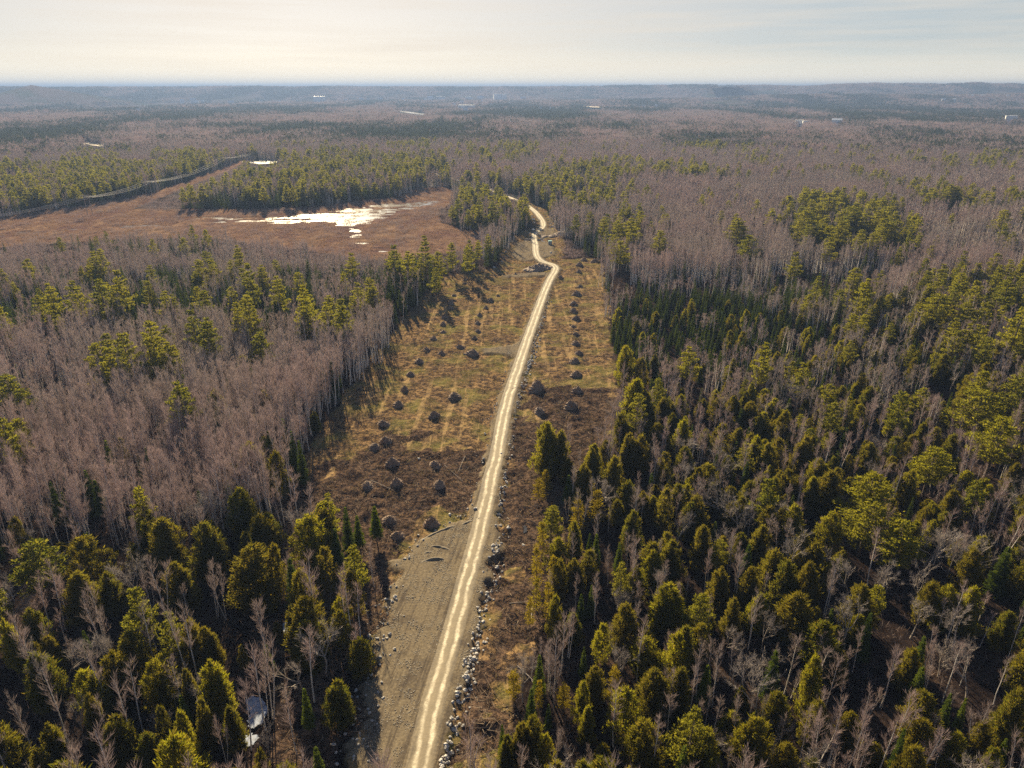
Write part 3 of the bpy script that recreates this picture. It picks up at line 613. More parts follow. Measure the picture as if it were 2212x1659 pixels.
# hero trees: crown-top pixel, crown width in pixels, kind, height (m), what marks it out
HERO = [
    (62, 1175, 108, 'pine', 13, 'bright yellow-green bushy'), (178, 1165, 100, 'cedar', 11, 'broad rounded'), (348, 1128, 88, 'cedar', 12, 'dark peaked'), (437, 1135, 80, 'cedar', 12, 'yellow-tipped peaked'),
    (542, 1185, 118, 'cedar', 12, 'many-topped bright-rimmed'), (665, 1118, 88, 'cedar', 12, 'round-topped bright-rimmed'), (745, 1095, 34, 'spruce', 11, 'slim dark'), (808, 1093, 38, 'spruce', 9.5, 'sunlit pointed'),
    (722, 1140, 32, 'spruce', 9, 'narrow dark'), (770, 1112, 34, 'spruce', 9.5, 'sparse brownish'), (165, 1243, 84, 'cedar', 10, 'dark bronze'), (232, 1240, 56, 'cedar', 9, 'thin bronze'), (630, 1310, 40, 'cedar', 7, 'small bronze'), (597, 1346, 22, 'cedar', 4.5, 'tiny'),
    (455, 1432, 70, 'cedar', 10, 'broad olive'), (400, 1450, 36, 'cedar', 9, 'narrow bronze'), (245, 1550, 70, 'cedar', 9, 'bright yellow-green'), (105, 1568, 58, 'cedar', 9, 'olive ragged'), (345, 1530, 44, 'cedar', 9, 'peaked bronze'), (388, 1540, 46, 'cedar', 9, 'bushy bronze'),
    (495, 1532, 48, 'cedar', 8, 'small yellow'), (432, 1512, 40, 'cedar', 10, 'dark slender'), (80, 1622, 54, 'cedar', 8, 'bronze'), (8, 1342, 40, 'cedar', 10, 'half-hidden olive'), (75, 1418, 80, 'cedar', 10, 'dim wide'), (560, 1620, 30, 'cedar', 6, 'little'),
    (190, 1505, 46, 'cedar', 10, 'dim bronze'), (520, 1395, 24, 'cedar', 5, 'little yellow'), (300, 1395, 40, 'cedar', 8, 'dim olive'), (590, 1180, 40, 'cedar', 11, 'olive'), (625, 1205, 44, 'spruce', 11, 'dark'), (700, 1185, 50, 'cedar', 10, 'yellow-green'),
    (183, 1014, 36, 'spruce', 12, 'tall dark'), (108, 1040, 30, 'spruce', 11, 'dark'), (133, 1062, 24, 'spruce', 9, 'short dark'), (203, 1036, 34, 'spruce', 11, 'broad dark'), (30, 1120, 40, 'cedar', 10, 'olive'),
    (593, 976, 46, 'cedar', 12, 'yellow-green pointed'), (577, 930, 24, 'spruce', 11, 'dark'), (610, 903, 30, 'spruce', 13, 'dark clustered'), (628, 930, 26, 'spruce', 12, 'deep green'), (645, 950, 30, 'spruce', 12, 'shaded'), (260, 948, 22, 'cedar', 9, 'small yellowish'), (313, 966, 18, 'spruce', 10, 'thin'), (297, 980, 20, 'spruce', 9, 'ragged'), (340, 914, 16, 'spruce', 8, 'little lone'),
    (682, 782, 14, 'spruce', 13, 'lone yellowish'), (37, 905, 58, 'pine', 12, 'low bright yellow'), (14, 814, 76, 'pine', 15, 'layered pale green'), (32, 786, 18, 'spruce', 13, 'dark'), (52, 800, 20, 'spruce', 11, 'squat dark'), (70, 852, 18, 'spruce', 10, 'dark'), (84, 850, 16, 'spruce', 10, 'slim dark'),
    (107, 615, 42, 'pine', 16, 'layered'), (213, 606, 56, 'pine', 16, 'wide layered'), (257, 586, 44, 'pine', 18, 'tall oval'), (540, 572, 36, 'pine', 18, 'tall lone'), (267, 722, 62, 'pine', 16, 'wide drooping'), (320, 696, 52, 'pine', 16, 'round open'), (415, 672, 40, 'pine', 15, 'brownish'), (440, 690, 54, 'pine', 15, 'bushy bright'),
    (534, 642, 46, 'pine', 17, 'flat-layered'), (508, 656, 34, 'pine', 15, 'narrow pale'), (650, 619, 40, 'pine', 17, 'ragged tall'), (657, 650, 52, 'pine', 16, 'wide-skirted'), (705, 655, 40, 'pine', 14, 'round dark'), (738, 648, 46, 'pine', 16, 'feathery'), (555, 720, 58, 'pine', 12, 'low spreading'), (233, 754, 50, 'pine', 13, 'pale'), (362, 740, 56, 'pine', 12, 'low bushy'), (332, 760, 40, 'pine', 11, 'yellowish'), (205, 742, 44, 'pine', 12, 'dull'), (600, 600, 40, 'pine', 15, 'olive'), (165, 625, 40, 'pine', 14, 'dim'),
    (850, 530, 34, 'pine', 16, 'olive'), (917, 512, 34, 'pine', 17, 'tall olive'), (945, 545, 32, 'pine', 14, 'bright'), (975, 525, 26, 'pine', 14, 'pointed'), (880, 545, 34, 'pine', 15, 'leafy'), (1010, 535, 26, 'pine', 13, 'dense'), (940, 580, 30, 'pine', 12, 'yellow-green'),
    (1180, 918, 62, 'cedar', 14, 'lone tall'), (1212, 936, 46, 'cedar', 12, 'second of a pair'), (1375, 824, 62, 'cedar', 15, 'very tall pointed'), (1395, 850, 50, 'cedar', 13, 'tall'), (1352, 750, 44, 'cedar', 13, 'bright green'), (1386, 776, 40, 'cedar', 11, 'rounded green'), (1490, 752, 46, 'pine', 11, 'fresh green'), (1283, 962, 44, 'cedar', 10, 'bright yellow-green'), (1262, 1005, 40, 'cedar', 9, 'yellow'), (1360, 940, 44, 'cedar', 11, 'yellow-green'), (1330, 990, 50, 'cedar', 11, 'olive'), (1385, 945, 50, 'cedar', 10, 'dim olive'),
    (1165, 1035, 36, 'larch', 6, 'yellow bushy'), (1180, 1015, 34, 'larch', 6, 'golden'), (1190, 1095, 54, 'pine', 10, 'soft grey-green'), (1160, 1185, 34, 'larch', 9, 'tall yellow'), (1172, 1130, 34, 'larch', 9, 'yellow'), (1195, 1200, 36, 'larch', 9, 'yellow-green'), (1185, 1260, 34, 'larch', 9, 'golden'), (1160, 1250, 30, 'larch', 8, 'slim golden'), (1200, 1290, 36, 'cedar', 9, 'olive'), (1210, 1210, 40, 'cedar', 9, 'dull olive'), (1145, 1290, 26, 'larch', 7, 'short golden'), (1250, 1080, 40, 'larch', 9, 'yellow'), (1240, 1130, 36, 'cedar', 9, 'yellow-green'), (1290, 1060, 44, 'larch', 9, 'yellow-green'), (1275, 1190, 44, 'cedar', 8, 'bright small'), (1370, 1107, 46, 'cedar', 10, 'yellow-tipped'), (1440, 1058, 40, 'cedar', 11, 'olive pointed'),
    (1128, 1566, 56, 'cedar', 8, 'olive bushy'), (1152, 1550, 54, 'cedar', 9, 'bright'), (1178, 1590, 50, 'cedar', 8, 'yellow-green'), (1095, 1590, 40, 'cedar', 7, 'low'), (1185, 1520, 20, 'spruce', 5, 'tiny'), (1165, 1470, 26, 'larch', 6, 'small'), (1110, 1450, 40, 'larch', 6, 'sparse'), (1218, 1480, 40, 'larch', 5, 'low yellow'), (1085, 1565, 22, 'spruce', 6, 'small'),
    (1655, 744, 40, 'pine', 14, 'slim leaning bright'), (1872, 606, 46, 'pine', 16, 'lone peaked'), (2110, 608, 44, 'pine', 16, 'dark layered'), (2030, 636, 70, 'pine', 13, 'wide dark'), (2182, 603, 50, 'pine', 16, 'dim tall'), (2200, 668, 76, 'pine', 18, 'very tall'), (2125, 846, 110, 'pine', 16, 'huge spreading'), (2165, 905, 100, 'pine', 16, 'huge pale'), (2195, 815, 70, 'pine', 16, 'edge-of-wood'), (2020, 966, 88, 'pine', 13, 'dense bright'), (2118, 1040, 56, 'pine', 12, 'pale layered'),
    (1625, 830, 26, 'cedar', 10, 'bright pointed'), (1635, 946, 40, 'cedar', 10, 'olive'), (1742, 946, 54, 'cedar', 11, 'bronze'), (1798, 1023, 70, 'cedar', 11, 'broad dark'), (1758, 1034, 44, 'cedar', 9, 'yellow'), (1890, 1028, 110, 'pine', 15, 'big golden'), (1880, 1085, 100, 'pine', 13, 'golden plumed'), (1948, 1128, 100, 'pine', 13, 'golden spreading'), (1555, 1168, 46, 'pine', 9, 'fresh green'), (1625, 1230, 48, 'cedar', 9, 'bright pointed'), (1585, 1296, 44, 'cedar', 9, 'bronze pointed'), (1728, 1288, 96, 'cedar', 10, 'wide olive'), (1882, 1322, 36, 'spruce', 10, 'sharp-pointed lone'), (1482, 1360, 60, 'cedar', 10, 'bright yellow'), (1762, 1422, 56, 'cedar', 12, 'tall bronze'), (1998, 1374, 40, 'spruce', 9, 'olive'), (1972, 1405, 54, 'cedar', 8, 'bronze'), (1994, 1440, 44, 'spruce', 8, 'low green'),
    (1702, 1612, 70, 'cedar', 8, 'low olive'), (1628, 1632, 20, 'spruce', 6, 'small bright'), (1758, 1640, 50, 'pine', 7, 'bright'), (2203, 1494, 66, 'cedar', 11, 'olive'), (2150, 1620, 56, 'cedar', 8, 'yellow'), (1955, 1572, 30, 'spruce', 8, 'olive'), (2055, 1497, 36, 'spruce', 9, 'dull green'), (2088, 1507, 26, 'spruce', 8, 'small brownish'), (1700, 1215, 60, 'cedar', 10, 'bronze'), (1560, 1230, 50, 'cedar', 9, 'bronze'), (1650, 1140, 56, 'cedar', 10, 'dark olive'), (1520, 1140, 50, 'cedar', 10, 'olive'), (1800, 1110, 60, 'cedar', 10, 'dim olive'), (2105, 1190, 60, 'cedar', 10, 'dull'), (2180, 1180, 50, 'spruce', 11, 'tall dull'),
    (1352, 1308, 64, 'cedar', 9, 'yellow-green peaked'), (1445, 1266, 84, 'cedar', 10, 'broad bright'), (1304, 1350, 46, 'cedar', 8, 'bronze'), (1414, 1453, 84, 'cedar', 10, 'dense egg-shaped'), (1287, 1443, 50, 'cedar', 8, 'yellow-tipped'), (1464, 1372, 60, 'cedar', 10, 'leafy bright'), (1260, 1475, 40, 'cedar', 8, 'dim'), (1330, 1440, 40, 'larch', 7, 'pale'), (1270, 1530, 40, 'cedar', 7, 'bronze'),
    (1340, 480, 40, 'pine', 15, 'bright'), (1365, 475, 44, 'pine', 17, 'tall round'), (1425, 500, 40, 'pine', 14, 'layered'), (1345, 520, 44, 'pine', 13, 'low wide'), (1795, 420, 60, 'pine', 17, 'tall dense'), (1850, 450, 60, 'pine', 17, 'broad'), (1900, 455, 56, 'pine', 17, 'dense olive'), (1740, 455, 50, 'pine', 16, 'ragged'), (1820, 480, 60, 'pine', 15, 'olive'), (1930, 480, 50, 'pine', 15, 'dark'), (2060, 400, 50, 'pine', 15, 'dark'), (2170, 455, 44, 'pine', 15, 'dark lone'), (1620, 510, 50, 'pine', 13, 'bright'), (1600, 475, 60, 'pine', 15, 'olive layered'),
    # bare trees with pale limbs
    (268, 1185, 90, 'maple', 14, 'tall white-limbed'), (613, 966, 36, 'birch', 14, 'lone white-stemmed'), (2125, 1392, 84, 'maple', 11, 'white forked'), (1662, 1306, 56, 'maple', 10, 'grey'), (1575, 1322, 56, 'maple', 10, 'grey'), (1852, 1198, 84, 'maple', 10, 'wide grey'), (2025, 1138, 100, 'maple', 12, 'pinkish round'), (2092, 1294, 90, 'maple', 11, 'pale wide'), (1612, 1094, 44, 'maple', 9, 'white-limbed'), (70, 1390, 60, 'maple', 13, 'leaning white-limbed'), (28, 1500, 40, 'birch', 14, 'leaning white'), (155, 1510, 56, 'maple', 9, 'pale'), (575, 1570, 50, 'maple', 7, 'low pale'), (212, 1355, 60, 'maple', 12, 'dim grey'),
    (1340, 1260, 60, 'maple', 9, 'grey forked'), (1337, 1390, 60, 'maple', 10, 'grey'), (1428, 1225, 40, 'maple', 9, 'white forked'), (1710, 760, 30, 'maple', 10, 'pale'), (2070, 780, 40, 'maple', 11, 'grey'), (2060, 690, 40, 'maple', 11, 'white-limbed'), (1990, 1290, 70, 'maple', 9, 'grey'), (2050, 1380, 50, 'maple', 8, 'spiky grey'), (1885, 985, 50, 'maple', 10, 'pale'), (1470, 1100, 56, 'maple', 10, 'grey'), (1830, 1060, 50, 'maple', 9, 'grey'),
]
rng = np.random.default_rng(7)
trees = []   # kind, x, y, z, height, width, hero word or None
for (px, py, w, k, h, word) in HERO:
    if k == 'pine': w *= 1.15
    if k == 'pine' and py < 800: h *= 1.3
    x, y, _ = at(px, py, h); z = max(z_at(x, y), -.1)
    x, y, _ = at(px, py, h + z); cz = y * cP + (CAM_H - h) * sP; wm = w / FPX * cz
    trees.append((k, x, y, z, h, wm, word))
HX = np.array([t[1] for t in trees]); HY = np.array([t[2] for t in trees]); HW = np.array([t[5] for t in trees])
HBOX = np.array([(q[0] - q[2] * .42, q[0] + q[2] * .42, q[1] + q[2] * .05, q[1] + q[2] * {'pine': .85, 'cedar': 1.0, 'larch': 1.2, 'spruce': 1.5, 'birch': .9, 'maple': .8}[q[3]]) for q in HERO]); HD = np.hypot(HX, HY)
def covers_hero(X, Y, h):
    d = np.hypot(X, Y); m = np.zeros(len(X), bool)
    for f in (.5, .7, .85, 1.0):
        px, py = proj(X, Y, h * f)
        for (x0, x1, y0, y1), hd in zip(HBOX, HD): m |= (px > x0) & (px < x1) & (py > y0) & (py < y1) & (d < hd - .5)
    return m
NEAR_BIRCH = 215.0
def scatter(cell, rmin, rmax, az=45, seed=0):
    r = np.random.default_rng(seed); X, Y = np.meshgrid(np.arange(-rmax, rmax, cell), np.arange(55, rmax, cell)); X, Y = X.ravel(), Y.ravel()
    X = X + r.uniform(-.5, .5, len(X)) * cell; Y = Y + r.uniform(-.5, .5, len(Y)) * cell; d = np.hypot(X, Y)
    q = (d > rmin) & (d < rmax) & (np.abs(np.degrees(np.arctan2(X, Y))) < az); return X[q], Y[q], r
auto = {k: [] for k in KINDS}
X, Y, r = scatter(2.3, 55, NEAR_BIRCH + 30, 48, 3); D, hf = density(X, Y); ok = ~blocked(X, Y, 13 * hf) & ~covers_hero(X, Y, 11 * hf)
for p in ICE + POOLS:
    gx, gy = proj(X, Y, 0 * X); ok &= ~inpoly(gx, gy, p)
u = r.random(len(X)); lo = np.zeros(len(X)); dist = np.hypot(X, Y)
for k in KINDS:
    hi = lo + D[k] * 2.3 ** 2; q = ok & (u >= lo) & (u < hi); lo = hi
    if k in ('birch', 'maple'): q &= dist < NEAR_BIRCH
    idx = np.where(q)[0]
    for i in idx:
        if (k not in ('birch', 'maple')) and (np.hypot(HX - X[i], HY - Y[i]) < HW * .55 + 1.0).any(): continue
        H0, W0 = SIZE[k]; f = hf[i] * r.uniform(.6, 1.25) * (1 if k != 'birch' else .95)
        trees.append((k, X[i], Y[i], 0, H0 * f, W0 * f * r.uniform(.8, 1.15) * (1.05 if k == 'cedar' else 1), None))
X, Y, r = scatter(3.6, NEAR_BIRCH + 30, 1150, 43, 5); D, hf = density(X, Y); ok = ~blocked(X, Y, 12 * hf) & ~covers_hero(X, Y, 11 * hf); u = r.random(len(X)); lo = np.zeros(len(X))
for k in ('cedar', 'spruce', 'pine'):
    hi = lo + D[k] * 3.6 ** 2; q = ok & (u >= lo) & (u < hi); lo = hi; H0, W0 = SIZE[k]
    for i in np.where(q)[0]:
        f = hf[i] * r.uniform(.75, 1.15); trees.append((k, X[i], Y[i], 0, H0 * f, W0 * f * r.uniform(.85, 1.1), None))

# ------------------------------------------------------------------ labels: each tree is singled out by look, stand and place
KIND_NAME = {'cedar': ('cedar_tree', 'cedar'), 'larch': ('cedar_tree', 'cedar'), 'spruce': ('spruce_tree', 'spruce'), 'pine': ('pine_tree', 'pine'), 'birch': ('birch_tree', 'bare birch'), 'maple': ('maple_tree', 'bare hardwood')}
GROUPS = {'cedar_tree': 'cedars of the nearby woods', 'spruce_tree': 'spruces standing in the woods', 'pine_tree': 'white pines rising from the woods', 'birch_tree': 'bare birches of the nearby woods', 'maple_tree': 'bare wide hardwoods in the woods'}
PLAIN = {'cedar': 'olive', 'spruce': 'dark green', 'pine': 'yellow-green', 'birch': 'pale-stemmed', 'maple': 'grey-limbed', 'larch': 'yellow'}
used_labels = set()
def stand(x, y):
    px, py = proj(np.array([x]), np.array([y]), np.array([0.])); rd = float(road_dist(np.array([x]), np.array([y]))[0])
    side = 'left' if x < np.interp(y, ROAD_C[:, 1], ROAD_C[:, 0]) else 'right'
    if inpoly(px, py, CLEAR)[0]: return 'in the cleared strip'
    if rd < 26: return 'near the road, ' + side + ' side'
    if y > 520: return 'in the far ' + side + ' wood'
    return 'in the ' + side + ' wood'
def make_label(k, x, y, z, h, word):
    px, py = proj(np.array([x]), np.array([y]), np.array([z + h])); a, b = float(px[0]) / 22.12, float(py[0]) / 16.59
    size = '' if word else ('tall ' if h > SIZE[k][0] * .95 else 'small ' if h < SIZE[k][0] * .68 else '')
    for dec in (0, 1, 2):
        f = lambda v: f'{max(v, 0):.{dec}f}'
        s = f"{size}{word or PLAIN[k]} {KIND_NAME[k][1]} {stand(x, y)}, top {f(a)}% across, {f(b)}% down"
        if s not in used_labels: break
    used_labels.add(s); return s

# ------------------------------------------------------------------ individual trees: the nearest 300 of each kind that the picture can show
proto = {}
def tree_object(k, vi, x, y, z, rz, sx, sz, label):
    nm = KIND_NAME[k][0]; tm, cm = V[k][vi]
    o = link(nm, None, None, (x, y, z)); o.empty_display_size = .5; o.rotation_euler = (0, 0, rz); o.scale = (sx, sx, sz)
    tag(o, label, 'tree', GROUPS[nm])
    link('trunk', tm, o); link('crown', cm, o)
rest = {k: [] for k in KINDS}; count = {}
tr_sorted = sorted(trees, key=lambda t: (t[6] is None, math.hypot(t[1], t[2])))
xs = np.array([t[1] for t in tr_sorted]); ys = np.array([t[2] for t in tr_sorted]); zs = ground_z(xs, ys)
n_ind = 0
for t, gz in zip(tr_sorted, zs):
    k, x, y, _, h, w, word = t; nm = KIND_NAME[k][0]; kk = 'cedar' if k == 'larch' else k
    px, py = proj(np.array([x, x]), np.array([y, y]), np.array([gz + h, gz + h * .6])); vis = bool((px[0] > 2) and (px[0] < 2210) and (py[0] < 1650))
    H0, W0 = SIZE[k]; rz = rng.uniform(0, 6.283); vi = int(rng.integers(len(V[k]))); sx, sz = w / W0, h / H0
    if vis and count.get(nm, 0) < 300:
        count[nm] = count.get(nm, 0) + 1
        tree_object(k, vi, x, y, gz, rz, sx, sz, make_label(k, x, y, gz, h, word))
    else: rest[kk].append((x, y, gz, rz, sx, sz, vi))
print('individual trees', count, 'rest', {k: len(v) for k, v in rest.items()})

# ------------------------------------------------------------------ stuff: what is left of the woods, grass, brush and stones, scattered by geometry nodes
def scatter_stuff(name, rows, variants, label, cat):
    """rows: x, y, z, turn, sx, sz, variant; variants: meshes"""
    rows = np.array(rows, float)
    if not len(rows): return
    me = bpy.data.meshes.new(name); me.vertices.add(len(rows)); me.vertices.foreach_set('co', rows[:, :3].astype(np.float32).ravel())
    for nm, typ, val in (('turn', 'FLOAT_VECTOR', np.stack([0 * rows[:, 3], 0 * rows[:, 3], rows[:, 3]], 1)), ('size', 'FLOAT_VECTOR', np.stack([rows[:, 4], rows[:, 4], rows[:, 5]], 1))):
        a = me.attributes.new(nm, typ, 'POINT'); a.data.foreach_set('vector', val.astype(np.float32).ravel())
    a = me.attributes.new('variant', 'INT', 'POINT'); a.data.foreach_set('value', rows[:, 6].astype(np.int32))
    o = link(name, me); tag(o, label, cat, kind='stuff')
    g = bpy.data.node_groups.new(name, 'GeometryNodeTree'); g.interface.new_socket('Geometry', in_out='INPUT', socket_type='NodeSocketGeometry'); g.interface.new_socket('Geometry', in_out='OUTPUT', socket_type='NodeSocketGeometry')
    n, l = g.nodes, g.links; gi, go = n.new('NodeGroupInput'), n.new('NodeGroupOutput')
    ti = n.new('GeometryNodeGeometryToInstance'); ip = n.new('GeometryNodeInstanceOnPoints'); ip.inputs['Pick Instance'].default_value = True
    for vm in variants[::-1]:
        ms = vm if isinstance(vm, (tuple, list)) else (vm,)
        jn = n.new('GeometryNodeJoinGeometry')
        for m in ms:
            src = bpy.data.objects.new(name + '_source', m)      # never linked: only its mesh is used
            oi = n.new('GeometryNodeObjectInfo'); oi.inputs[0].default_value = src; oi.inputs['As Instance'].default_value = False; l.new(oi.outputs['Geometry'], jn.inputs[0])
        l.new(jn.outputs[0], ti.inputs[0])
    def named(nm, typ):
        x = n.new('GeometryNodeInputNamedAttribute'); x.data_type = typ; x.inputs[0].default_value = nm; return x.outputs[0]
    l.new(gi.outputs[0], ip.inputs['Points']); l.new(ti.outputs[0], ip.inputs['Instance']); l.new(named('variant', 'INT'), ip.inputs['Instance Index'])
    l.new(named('turn', 'FLOAT_VECTOR'), ip.inputs['Rotation']); l.new(named('size', 'FLOAT_VECTOR'), ip.inputs['Scale']); l.new(ip.outputs[0], go.inputs[0])
    md = o.modifiers.new('scatter', 'NODES'); md.node_group = g
    return o
# farther single conifers: lighter copies of the same trees past 320 m
LOD = {'cedar': [cedar(s, .35) for s in (1, 2, 3)], 'spruce': [spruce(s, .4) for s in (11, 12, 13)], 'pine': [pine(s, .35) for s in (21, 22, 23, 24)]}
for k in KINDS:
    nv = len(V[k]); rows = []
    for (x, y, z, rz, sx, sz, vi) in rest[k]:
        if k in LOD and math.hypot(x, y) > 320: vi = nv + vi % len(LOD[k])
        rows.append((x, y, z, rz, sx, sz, vi))
    scatter_stuff(k + '_woods', rows, list(V[k]) + list(LOD.get(k, [])), {'cedar': 'olive cedars filling the nearer woods', 'spruce': 'dark pointed spruces scattered through the bare woods', 'pine': 'yellow-green pines scattered through the farther woods',
                  'birch': 'bare birches of the woods behind the nearest ones', 'maple': 'bare hardwoods deeper in the woods'}[k], 'woods')
def birch_cluster(seed, S, n, nb, nt, tw, thick):
    r = np.random.default_rng(seed); tr, cr = MB(), MB()
    for _ in range(n):
        add_birch(r, tr, cr, (r.uniform(-S / 2, S / 2), r.uniform(-S / 2, S / 2), 0), 14 * r.uniform(.68, 1.15), 3.6, nb, nt, tw, nside=4, thick=thick)
    return tr.mesh('birch_stems', M['birch_bark']), cr.mesh('birch_twigs', M['twig'])
CLU = [birch_cluster(s, 7.5, 10, 15, 7, .055, 1.25) for s in range(81, 88)]; CLU2 = [birch_cluster(s, 11, 14, 9, 4, .16, 1.5) for s in range(91, 97)]
rows = []
for cell, r0, r1, base, nvar, per in ((7.0, NEAR_BIRCH - 4, 480, 0, len(CLU), 10), (10.5, 480, 1250, len(CLU), len(CLU2), 14)):
    X, Y, r = scatter(cell, r0, r1, 44, int(r1)); D, hf = density(X, Y); ok = ~blocked(X, Y, 14 * hf) & ~covers_hero(X, Y, 13 * hf); want = D['birch'] * cell ** 2 / per
    q = ok & (r.random(len(X)) < want); X, Y, hf = X[q], Y[q], hf[q]; Z = ground_z(X, Y)
    for x, y, z, f in zip(X, Y, Z, hf): rows.append((x, y, z, r.uniform(0, 6.28), r.uniform(.9, 1.1), f * r.uniform(.85, 1.12), base + r.integers(nvar)))
scatter_stuff('bare_woods', rows, CLU + CLU2, 'purple-grey bare birch and aspen woods spreading behind the clearing', 'woods')

def far_clump(seed, S, n, ever):
    """a patch of distant wood, S metres across: bushy bare crowns, some with pointed evergreens between"""
    r = np.random.default_rng(seed); tw, ev = MB(), MB()
    for _ in range(n):
        x, y = r.uniform(-S / 2, S / 2, 2); q = S / 20; h = r.uniform(8, 14)
        if r.random() < ever:
            m = 26; t = r.random(m) ** .8; a = r.uniform(0, 6.28, m); w = r.uniform(2.0, 3.6) * q ** .5; rr = w * (1.02 - t)
            b = np.stack([x + rr * np.cos(a) * .7, y + rr * np.sin(a) * .7, h * (.15 + .85 * t)], 1); d = unit(np.stack([np.cos(a), np.sin(a), r.uniform(-.2, .8, m)], 1)); ev.cards(b, d, side_of(r, d), np.full(m, 2.0 * q ** .5), np.full(m, 1.1 * q ** .5))
        else:
            m = 30; o = rnd_unit(r, m) * r.random((m, 1)) ** .4 * np.array([2.6 * q ** .6, 2.6 * q ** .6, h * .36]); b = np.array([x, y, h * .58]) + o
            d = unit(o * .3 + np.array([0, 0, 1.]) + rnd_unit(r, m) * .6); tw.cards(b, d, side_of(r, d), np.full(m, 2.6 * q ** .4), np.full(m, .42 * q ** .7))
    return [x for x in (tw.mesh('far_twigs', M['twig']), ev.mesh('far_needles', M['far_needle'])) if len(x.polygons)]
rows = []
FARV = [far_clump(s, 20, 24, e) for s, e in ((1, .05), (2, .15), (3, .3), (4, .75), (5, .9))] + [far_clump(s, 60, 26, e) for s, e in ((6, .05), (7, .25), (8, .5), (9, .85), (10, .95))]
for cell, r0, r1, base in ((19, 1130, 3000, 0), (55, 3000, 6900, 5)):
    X, Y, r = scatter(cell, r0, r1, 42, int(r1) + 1); q = ~blocked(X, Y, 13.0); X, Y = X[q], Y[q]; Z = terrain_far(X, Y)
    ev = sstep(.38, .64, fbm(X / 160, Y / 420, 4, 61) * .6 + fbm(X / 600, Y / 1500, 3, 62) * .4); gap = fbm(X / 300, Y / 900, 3, 77)
    for x, y, z, e, gp in zip(X, Y, Z, ev, gap):
        if gp > .70 and y > 2200: continue
        if far_hill(x, y) > 12: continue
        vi = int(np.clip(e * 5 + r.normal(0, .8), 0, 4.99)); s = r.uniform(.85, 1.2); rows.append((x, y, z - .3, r.uniform(0, 6.28), s, s * (.8 + .5 * r.random()), base + vi))
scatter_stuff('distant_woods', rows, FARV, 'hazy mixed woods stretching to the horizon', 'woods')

# ground cover
def tuft_patch(seed, S, n, hmin, hmax, wd, mat, flat=.5):
    r = np.random.default_rng(seed); b = np.stack([r.uniform(-S / 2, S / 2, n), r.uniform(-S / 2, S / 2, n), np.full(n, -.05)], 1)
    d = unit(np.array([0, 0, 1.]) + rnd_unit(r, n) * flat); m = MB(); m.cards(b, d, side_of(r, d), r.uniform(hmin, hmax, n), np.full(n, wd)); return m.mesh('tufts', mat)
def stick_patch(seed, S, n, lmax, mat):
    r = np.random.default_rng(seed); m = MB()
    for _ in range(n):
        p = np.array([r.uniform(-S / 2, S / 2), r.uniform(-S / 2, S / 2), r.uniform(0, .35)]); a = r.uniform(0, 6.28); L = r.uniform(.4, lmax); e = r.normal(.05, .22)
        m.tube([p, p + np.array([math.cos(a), math.sin(a), e]) * L], [r.uniform(.025, .06), .015], 3)
    return m.mesh('sticks', mat)
def stone_mesh(seed, m, s=(1, .8, .6)):
    r = np.random.default_rng(seed); n, k = 7, 5; v = []
    for i in range(k):
        ph = -math.pi / 2 + math.pi * (i + .5) / k
        for j in range(n):
            a = 2 * math.pi * j / n + r.normal(0, .12); q = 1 + r.normal(0, .16); v.append((math.cos(a) * math.cos(ph) * q * s[0] * .5, math.sin(a) * math.cos(ph) * q * s[1] * .5, math.sin(ph) * q * s[2] * .5 + s[2] * .3))
    f = [(i * n + j, i * n + (j + 1) % n, (i + 1) * n + (j + 1) % n, (i + 1) * n + j) for i in range(k - 1) for j in range(n)]
    me = bpy.data.meshes.new('stone'); me.from_pydata(v, [], f + [tuple(range(n))[::-1], tuple((k - 1) * n + j for j in range(n))]); me.materials.append(m); return me
def stone_patch(seed, S, n, lo, hi):
    r = np.random.default_rng(seed); vs, fs = [], []; k = 0; m = MB()
    for _ in range(n):
        e = r.uniform(lo, hi, 3) * [1, .8, .6]; m.box((r.uniform(-S / 2, S / 2), r.uniform(-S / 2, S / 2), e[2] * .25), e, r.uniform(0, 3.1)); m.v[-1] = m.v[-1] + r.normal(0, lo * .18, m.v[-1].shape)
    return m.mesh('stones', M['pebble'])
def cover(cell, rmax, fn, seed, box=None):
    X, Y, r = scatter(cell, 60, rmax, 45, seed)
    if box: q = (X > box[0]) & (X < box[1]) & (Y > box[2]) & (Y < box[3]); X, Y = X[q], Y[q]
    Z = zones(X, Y); q = fn(X, Y, Z, r); X, Y = X[q], Y[q]; zz = np.maximum(ground_z(X, Y), -.36); return [(x, y, z, r.uniform(0, 6.28), s, s * r.uniform(.6, 1.2), r.integers(100)) for x, y, z, s in zip(X, Y, zz, r.uniform(.8, 1.25, len(X)))]
def vmod(rows, n): return [(*q[:6], q[6] % n) for q in rows]
g = [tuft_patch(s, 2.6, 34, .2, .62, .07, M['grass'], .8) for s in range(5)]
rows = cover(2.2, 560, lambda X, Y, Z, r: Z[0] & ~Z[1] & ~Z[2] & (r.random(len(X)) < np.where(Z[3], .30, np.clip(1.9 * (fbm(X / 5, Y / 3.2, 3, 90) - .30), 0, .95))), 31, (-100, 130, 60, 560))
scatter_stuff('dry_grass', vmod(rows, 5), g, 'tan and olive dry grass of the cleared strip', 'grass')
g = [stick_patch(s, 4, 26, 2.2, M['slash']) for s in range(6)]
rows = cover(3.2, 420, lambda X, Y, Z, r: (Z[3] & (r.random(len(X)) < .75)) | (Z[0] & ~Z[1] & (r.random(len(X)) < .12)), 33, (-110, 130, 60, 420))
scatter_stuff('slash_litter', vmod(rows, 6), g, 'broken branches and stumps littering the cleared ground', 'debris')
g = [tuft_patch(s, 5, 60, .4, 1.3, .16, M['reed'], .7) for s in range(5)]
